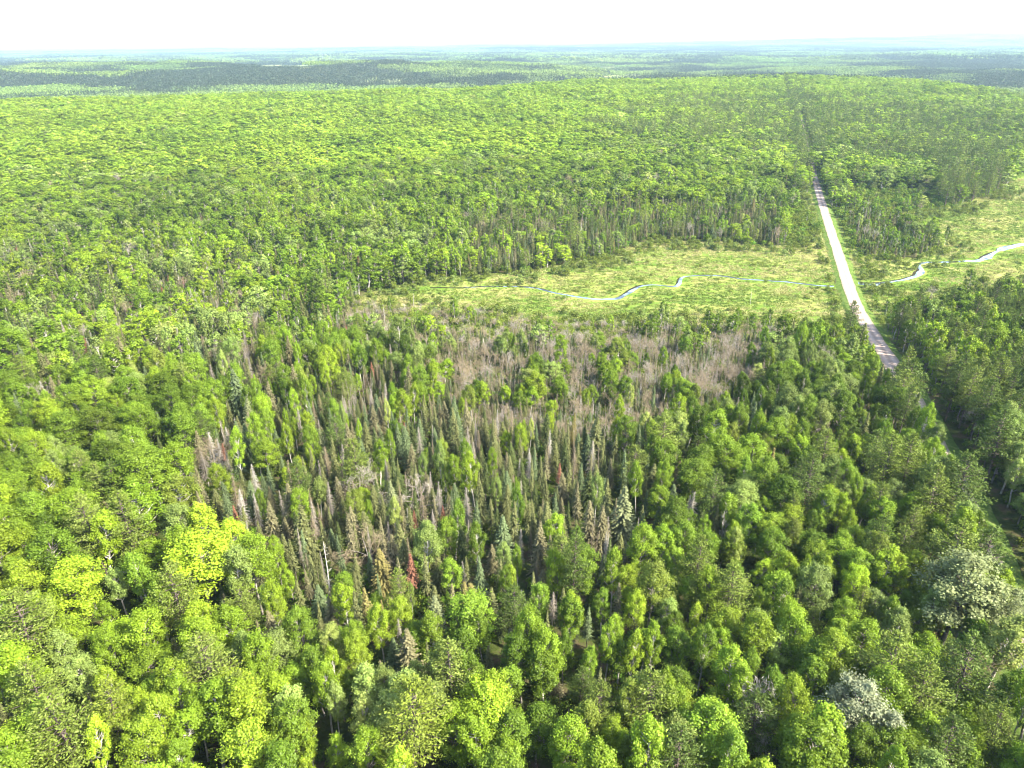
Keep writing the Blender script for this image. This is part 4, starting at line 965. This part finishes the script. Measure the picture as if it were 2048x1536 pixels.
# ------------------------------------------------------------------ labels that single each tree out
NOUN = {'broadleaf': 'leafy tree', 'spruce': 'spruce', 'pine': 'pine', 'deadspruce': 'dead spruce', 'bare': 'leafless tree', 'redspruce': 'dying spruce', 'shrub': 'bush', 'snag': 'dead trunk'}
OBNAME = {'broadleaf': 'broadleaf_tree', 'spruce': 'spruce_tree', 'pine': 'pine_tree', 'deadspruce': 'dead_spruce', 'bare': 'bare_tree', 'redspruce': 'rusty_spruce', 'shrub': 'bush', 'snag': 'dead_snag'}
CATEG = {'broadleaf': 'tree', 'spruce': 'spruce', 'pine': 'pine', 'deadspruce': 'dead tree', 'bare': 'bare tree', 'redspruce': 'spruce', 'shrub': 'bush', 'snag': 'dead tree'}
GROUPS = {'broadleaf': 'leafy trees in the near forest', 'spruce': 'spruces in the near forest', 'pine': 'pines among the leafy trees', 'deadspruce': 'dead grey spruces', 'bare': 'leafless trees and saplings', 'redspruce': 'rust-red dying spruces', 'shrub': 'bushes around the marsh', 'snag': 'bleached dead trunks'}
TONE = {'bright': 'bright green', 'yellow': 'yellow-green', 'lime': 'lime green', 'green': 'mid green', 'deep': 'deep green', 'pale': 'pale grey-green', 'silver': 'silvery', 'silver2': 'silvery', 'blossom': 'whitish', 'olive': 'olive green', 'spring': 'pale yellowish',
        'spruce': 'dull green', 'dkspruce': 'dark green', 'bluespruce': 'blue-green', 'oldspruce': 'brownish', 'palespruce': 'pale green', 'rusty': 'rust-tinged', 'pine': 'olive green', 'dkpine': 'dark green', 'palepine': 'pale green',
        'dead': 'grey', 'white': 'whitish', 'brown': 'brown', 'darkbrown': 'dark brown', 'red': 'rust-red', 'rose': 'pinkish grey'}
TENTH = ['zero', 'one tenth', 'two tenths', 'three tenths', 'four tenths', 'half way', 'six tenths', 'seven tenths', 'eight tenths', 'nine tenths']
def across(x):
    k = int(np.clip(round(x / 2048 * 10), 0, 10))
    return 'by the left edge' if k == 0 else 'by the right edge' if k == 10 else TENTH[k] + ' across'
def up(y):
    k = int(np.clip(round((1536 - y) / 1536 * 20), 0, 20))
    if k == 0: return 'at the bottom edge'
    if k == 1: return 'just above the bottom'
    return ('over ' if k % 2 else '') + TENTH[k // 2] + ' up'
def size_word(t):
    r = t[3] / NOM_H[t[0]]
    return 'tall' if r > 1.04 else 'small' if r < .76 else ''
MARKS = [(r[3], r[4], {'redspruce': 'a rust-red spruce', 'snag': 'a bleached trunk', 'pine': 'a pine', 'deadspruce': 'a dead spruce', 'bare': 'a whitish bare tree', 'broadleaf': 'the silvery trees'}[r[1][0]], {'redspruce': 75, 'snag': 70, 'pine': 42, 'deadspruce': 45, 'bare': 75, 'broadleaf': 85}[r[1][0]], r)
         for r in INDIV if r[1][6] and (r[1][0] in ('redspruce', 'snag', 'pine', 'deadspruce') or r[1][7] in ('silver', 'silver2', 'white'))]
MARSH_LINE = [(700, 596), (1000, 630), (1560, 650)]
def near_phrase(r):
    t, x, y = r[1], r[3], r[4]
    if abs(road_dist(t[1], t[2])) < 9: return 'beside the gravel road'
    if creek_dist(np.array([t[1]]), np.array([t[2]]))[0] < 7: return 'near the creek'
    best = None
    for mx_, my_, nm_, rad_, rr_ in MARKS:
        d_ = math.hypot(mx_ - x, (my_ - y) * 1.2) / rad_
        if rr_ is r or rr_[1][0] == t[0] or d_ > 1: continue
        if best is None or d_ < best[0]: best = (d_, nm_, mx_ - x)
    if best: return ('just left of ' if best[2] > 0 else 'just right of ') + best[1]
    gx_, gy_, _ = project([[t[1], t[2], r[2]]])
    if t[0] != 'bare' and inside(gx_, gy_, [z_ for z_ in ZONES if z_[0] == 'thicket'][0][1])[0]: return 'in the leafless thicket'
    if t[0] not in ('spruce', 'deadspruce') and inside(gx_, gy_, [z_ for z_ in ZONES if z_[0] == 'spruces'][0][1])[0]: return 'among the spruces'
    return ''
rowsL = []
for r in INDIV:
    sz, t, z, x, y, d = r
    rowsL.append([' '.join(w for w in (size_word(t), TONE[t[7]], NOUN[t[0]], near_phrase(r) + '|', across(x) + ',', up(y)) if w), x, y])
for q in rowsL: q[0] = q[0].replace(' |', '|').replace('|', ',')
def split_same(rows_):
    by = {}
    for i, r in enumerate(rows_): by.setdefault(r[0], []).append(i)
    for lab, ids in by.items():
        if len(ids) < 2: continue
        xs_ = sorted(ids, key=lambda i: rows_[i][1])
        nm = {2: ['left of the pair', 'right of the pair'], 3: ['left of three', 'middle of three', 'right of three'], 4: ['leftmost of four', 'second of four', 'third of four', 'rightmost of four']}.get(len(ids))
        if nm is None:
            ordn = ['leftmost'] + [w + ' from left' for w in 'second third fourth fifth sixth seventh eighth ninth tenth eleventh twelfth thirteenth fourteenth fifteenth sixteenth seventeenth eighteenth nineteenth twentieth'.split()]
            nm = [ordn[min(j, 19)] if j < len(ids) - 1 else 'rightmost there' for j in range(len(ids))]
        for i, a_ in zip(xs_, nm): rows_[i][0] = lab + ', ' + a_
bases = [q[0].replace(',,', ',') for q in rowsL]
nears = [near_phrase(r) for r in INDIV]
for _try in range(5):
    for q, b in zip(rowsL, bases): q[0] = b
    split_same(rowsL)
    long_ = [k for k, q in enumerate(rowsL) if len(q[0].split()) > 16]
    if not long_: break
    for k in long_:
        b = bases[k]
        if nears[k] and nears[k] in b: bases[k] = b.replace(' ' + nears[k], '')
        elif b.split()[0] in ('tall', 'small'): bases[k] = b.split(' ', 1)[1]
if len({q[0] for q in rowsL}) < len(rowsL): print('labels shared', len(rowsL) - len({q[0] for q in rowsL}))

def make_tree(row, label, turn, k):
    sz, t, z, x, y, d = row
    kind = t[0]
    L0 = len(SHAPES[kind][0]) if kind != 'snag' else 3
    lod = 0 if (d < 260 or kind == 'snag') else 1
    L0 = len(SHAPES[kind][lod])
    i = k % L0
    if kind == 'spruce':
        wide = t[4] > 1.0
        opts = [q for q in range(L0) if (q % 2 == 0) == wide] or list(range(L0)); i = opts[k % len(opts)]
    root = bpy.data.objects.new(OBNAME[kind], None); COL.objects.link(root)
    root.location = (t[1], t[2], z - .1); root.rotation_euler = (0, 0, turn)
    sh = t[3] / NOM_H[kind]; sw = t[4] * sh ** .55
    root.scale = (sw, sw, sh); root.empty_display_size = .3
    tag(root, label, CATEG[kind], GROUPS[kind])
    for part in ('crown', 'trunk'):
        src = SHAPES[kind][lod][i][0 if part == 'crown' else 1]
        if not src.v: continue
        o = bpy.data.objects.new(part, shape_mesh(kind, lod, i, part)); COL.objects.link(o)
        o.parent = root
        o['tint'] = [float(c) for c in t[5]]
    return root
rr = random.Random(5)
for k, (row, lab) in enumerate(zip(INDIV, rowsL)):
    make_tree(row, lab[0], rr.uniform(0, 6.283), rr.randrange(1000))

# ------------------------------------------------------------------ the rest of each kind: one object of kind stuff
STUFF = {'broadleaf': 'broadleaf_woods', 'spruce': 'spruce_woods', 'pine': 'pine_woods', 'deadspruce': 'dead_spruce_woods', 'bare': 'bare_tree_thicket', 'redspruce': 'rusty_spruce_woods', 'shrub': 'shrubbery'}
STUFF_LABEL = {'broadleaf': 'bright spring canopy of leafy trees covering hill and valley', 'spruce': 'dull green narrow spruces mixed through the forest', 'pine': 'olive green pines mixed through the forest', 'deadspruce': 'grey dead spruces scattered in the conifer stands', 'bare': 'greyish brown leafless thicket along the marsh', 'redspruce': 'rusty dying spruces in the conifer stand', 'shrub': 'low grey-green bushes edging the marsh'}
for kind, rows_ in rest.items():
    if not rows_ or kind == 'snag': continue
    A = np.array(rows_, float)
    z = ground(A[:, 0], A[:, 1])
    d = np.hypot(A[:, 0], A[:, 1])
    lod = np.where(d < 210, 0, np.where(d < 620, 1, 2))
    off, meshes = {}, []
    for l in (0, 1, 2):
        off[l] = len(meshes)
        meshes += [shape_mesh(kind, l, i, 'both') for i in range(len(SHAPES[kind][l]))]
    g = np.random.default_rng(len(A))
    idx = np.array([off[l] + g.integers(0, len(SHAPES[kind][l])) for l in lod])
    sh = A[:, 2] / NOM_H[kind]; sw = A[:, 3] * sh ** .55
    if kind == 'broadleaf':
        f2 = smooth((d - 420) / 200); sw = sw * (1 + .3 * f2); sh = sh * (1 - .1 * f2)
        odd = np.array([off[l] + 1 + 2 * g.integers(0, len(SHAPES[kind][l]) // 2) for l in lod]); idx = np.where(f2 * .85 > g.random(len(A)), odd, idx)
    ob = scatter(STUFF[kind], kind, meshes, np.c_[A[:, :2], z - .1], idx, g.uniform(0, 6.283, len(A)), np.c_[sw, sw, sh], A[:, 4:7])
    tag(ob, STUFF_LABEL[kind], 'forest' if kind != 'shrub' else 'bushes')

# undergrowth below the near canopy
g = np.random.default_rng(91)
X, Y, _ = fill(30, 620, 2.6, 92, 640)
Z = ground(X, Y)
ok = (~marshness(X, Y, Z)) & (np.abs(road_dist(X, Y)) > 6) & (g.random(len(X)) < np.where(Y < 330, .6, .45))
X, Y, Z = X[ok], Y[ok], Z[ok]
n = len(X)
c = np.array(TINT['green'])[None] * g.uniform(.55, 1.15, (n, 1)) * (1 + g.normal(size=(n, 3)) * .08)
s_ = g.uniform(.35, 1.1, n) * np.where(Y > 300, 1.7, 1)
ob = scatter('undergrowth', 'shrub', [shape_mesh('shrub', 1, i, 'both') for i in range(3)], np.c_[X, Y, Z - .1], g.integers(0, 3, n), g.uniform(0, 6.28, n), np.c_[s_, s_, s_ * g.uniform(.6, 1.3, n)], c)
tag(ob, 'low green undergrowth on the forest floor', 'undergrowth')

# marsh grass
n = 90000
X = g.uniform(-110, 470, n); Y = g.uniform(228, 560, n); Z = ground(X, Y)
rdn = np.abs(road_dist(X, Y))
ok = marshness(X, Y, Z) & ((creek_dist(X, Y) > 1.0) | ((g.random(n) < .3) & (X < 130) & (creek_dist(X, Y) > -.3))) & (rdn > 4.5)
X, Y, Z = X[ok][:42000], Y[ok][:42000], Z[ok][:42000]; n = len(X)
cd = creek_dist(X, Y); 
v = fbm(X / 26, Y / 22, 81) * .75 + fbm(X / 5, Y / 4, 83) * .35 + g.normal(size=n) * .09
v = v - .25 * (1 - smooth(cd / 5))
straw, mid_, grn = np.array((.37, .345, .14)), np.array((.235, .265, .065)), np.array((.135, .20, .03))
t1 = np.clip((v - .42) / .12, 0, 1)[:, None]; t2 = np.clip((v - .56) / .12, 0, 1)[:, None]
c = (grn * (1 - t1) + mid_ * t1) * (1 - t2) + straw * t2
tm = []
for k in range(3):
    mb, _e = tuft(900 + k); tm.append(to_mesh('grass_tuft', [(mb, M_LEAF)]))
s_ = g.uniform(.6, 1.35, n) * (.45 + .55 * smooth(cd / 6))
ob = scatter('marsh_grass', 'tuft', tm, np.c_[X, Y, Z], g.integers(0, 3, n), g.uniform(0, .6, n) + np.where(g.random(n) < .3, 2.5, 0), np.c_[s_ * 1.3, s_, s_ * .8], c)
tag(ob, 'straw and green sedge tufts covering the open marsh', 'grass')

# ------------------------------------------------------------------ forest beyond the ridge, to the horizon
def far_points(r0, r1, cell, seed):
    g = np.random.default_rng(seed)
    xs = np.arange(-1.05 * r1, 1.05 * r1, cell); ys_ = np.arange(r0 * .7, r1, cell)
    X, Y = np.meshgrid(xs, ys_); X = X.ravel() + g.uniform(-.3, .3, X.size) * cell; Y = Y.ravel() + g.uniform(-.3, .3, Y.size) * cell
    r = np.hypot(X, Y)
    m_ = (np.abs(X) < .95 * Y + 100) & (r < r1) & (r >= r0 if r0 > 1500 else Y > YC_MAX - 10)
    return X[m_], Y[m_], g
PP, PI_, PR, PS, PT, PTI = [], [], [], [], [], []
for r0, r1, cell, sc_, seed in ((1000, 4200, 66, 1.0, 1), (4200, 15500, 170, 2.6, 2)):
    X, Y, g = far_points(r0, r1, cell, seed)
    Z = ground(X, Y)
    px, py, _ = project(np.c_[X, Y, Z + 6])
    ok = np.ones(len(X), bool)
    for poly in FIELDS: ok &= ~inside(px, py, poly)
    X, Y, Z, px, py = [a[ok] for a in (X, Y, Z, px, py)]
    n = len(X); r = np.hypot(X, Y)
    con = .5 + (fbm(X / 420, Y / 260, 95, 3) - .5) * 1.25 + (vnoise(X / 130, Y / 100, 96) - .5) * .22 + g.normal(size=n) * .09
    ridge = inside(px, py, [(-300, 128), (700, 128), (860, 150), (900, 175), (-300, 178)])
    con = con + np.where(ridge, .26, 0)  # cloud shadow over this ridge, put into the colour as a darker conifer mix
    band = inside(px, py, [(900, 94), (1650, 92), (1900, 104), (1700, 112), (1000, 108)]); con = con + np.where(band, .22, 0)
    right = inside(px, py, [(1650, 118), (2300, 110), (2300, 200), (1900, 170)]); con = con + np.where(right, .07, 0)
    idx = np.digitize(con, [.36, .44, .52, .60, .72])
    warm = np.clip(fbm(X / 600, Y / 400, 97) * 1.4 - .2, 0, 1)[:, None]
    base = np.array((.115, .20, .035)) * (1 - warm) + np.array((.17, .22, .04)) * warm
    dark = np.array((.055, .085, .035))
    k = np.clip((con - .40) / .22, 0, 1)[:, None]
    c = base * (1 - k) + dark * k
    s_ = sc_ * g.uniform(.95, 1.2, n)
    hz = (1.0 if sc_ < 2 else 1.5)
    gx1 = (ground(X + 15, Y) - ground(X - 15, Y)) / 30; gy1 = (ground(X, Y + 15) - ground(X, Y - 15)) / 30
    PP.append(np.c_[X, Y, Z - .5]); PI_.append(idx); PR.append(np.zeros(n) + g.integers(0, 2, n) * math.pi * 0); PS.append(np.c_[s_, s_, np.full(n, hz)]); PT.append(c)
    PTI.append(np.c_[np.arctan(gy1), -np.arctan(gx1)])
pm = [to_mesh('far_canopy', [(c_, m1), (t_, m2)]) if t_.v else to_mesh('far_canopy', [(c_, m1)]) for c_, t_, m1, m2 in PATCHES]
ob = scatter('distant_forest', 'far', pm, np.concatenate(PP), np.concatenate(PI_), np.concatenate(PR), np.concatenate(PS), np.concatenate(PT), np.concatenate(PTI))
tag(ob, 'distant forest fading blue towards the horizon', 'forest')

# a guyed lattice mast far off, left of the middle of the horizon
bx, by = hit(647, 131)
bz = float(ground(bx, by)); mh = 92.0
M_STEEL = bark_material('galvanised_steel', (.30, .30, .32), (.42, .42, .44), .2)
root = bpy.data.objects.new('radio_mast', None); COL.objects.link(root); root.location = (bx, by, bz)
tag(root, 'thin grey lattice radio mast far off beyond the dark wooded ridge', 'mast')
lat, guy = Mesh(), Mesh()
cs = [np.array([math.cos(a) * 1.1, math.sin(a) * 1.1]) for a in (.3, 2.39, 4.49)]
for c in cs: lat.tube([[*c, 0], [*c, mh / 2], [*(c * .6), mh]], [.28, .26, .2], 4)
for q in range(22):
    z0_, z1_ = q * mh / 22, (q + 1) * mh / 22
    for e_ in range(3):
        f0, f1 = 1 - .4 * max(0, z0_ / mh - .5) * 2, 1 - .4 * max(0, z1_ / mh - .5) * 2
        lat.tube([[*(cs[e_] * f0), z0_], [*(cs[(e_ + 1) % 3] * f1), z1_]], [.12, .12], 3)
for a in (.3, 2.39, 4.49):
    for z_ in (30, 60, 88): guy.tube([[math.cos(a) * 50, math.sin(a) * 50, 0], [math.cos(a) * .8, math.sin(a) * .8, z_]], [.06, .06], 3)
for nm_, mb_ in (('lattice_frame', lat), ('guy_wire', guy)):
    o_ = bpy.data.objects.new(nm_, to_mesh(nm_, [(mb_, M_STEEL)])); COL.objects.link(o_); o_.parent = root

# ------------------------------------------------------------------ haze
HZ = 0.00007
bpy.ops.mesh.primitive_cube_add(size=1)
hz = bpy.context.object; hz.name = 'haze'
hz.scale = (34000, 17200, 0.0 + 260.0); hz.location = (0, 8000 - 600, -60 + 130)
mt, nt, out = new_mat('haze_air')
pv = nt.nodes.new('ShaderNodeVolumePrincipled')
pv.inputs['Color'].default_value = (.52, .74, .92, 1); pv.inputs['Density'].default_value = HZ; pv.inputs['Anisotropy'].default_value = .1
nt.links.new(pv.outputs[0], out.inputs['Volume'])
hz.data.materials.append(mt)
tag(hz, 'thin pale blue summer haze over the forest', 'haze', kind='stuff')
print('individuals', len(INDIV), 'rest', {k: len(v) for k, v in rest.items()}, 'patches', sum(len(p) for p in PP))

if __import__('os').environ.get('DBG'):
    import random as _r
    for q in _r.Random(3).sample(rowsL, 30): print('LAB', q[0])
    print(max(len(q[0].split()) for q in rowsL))
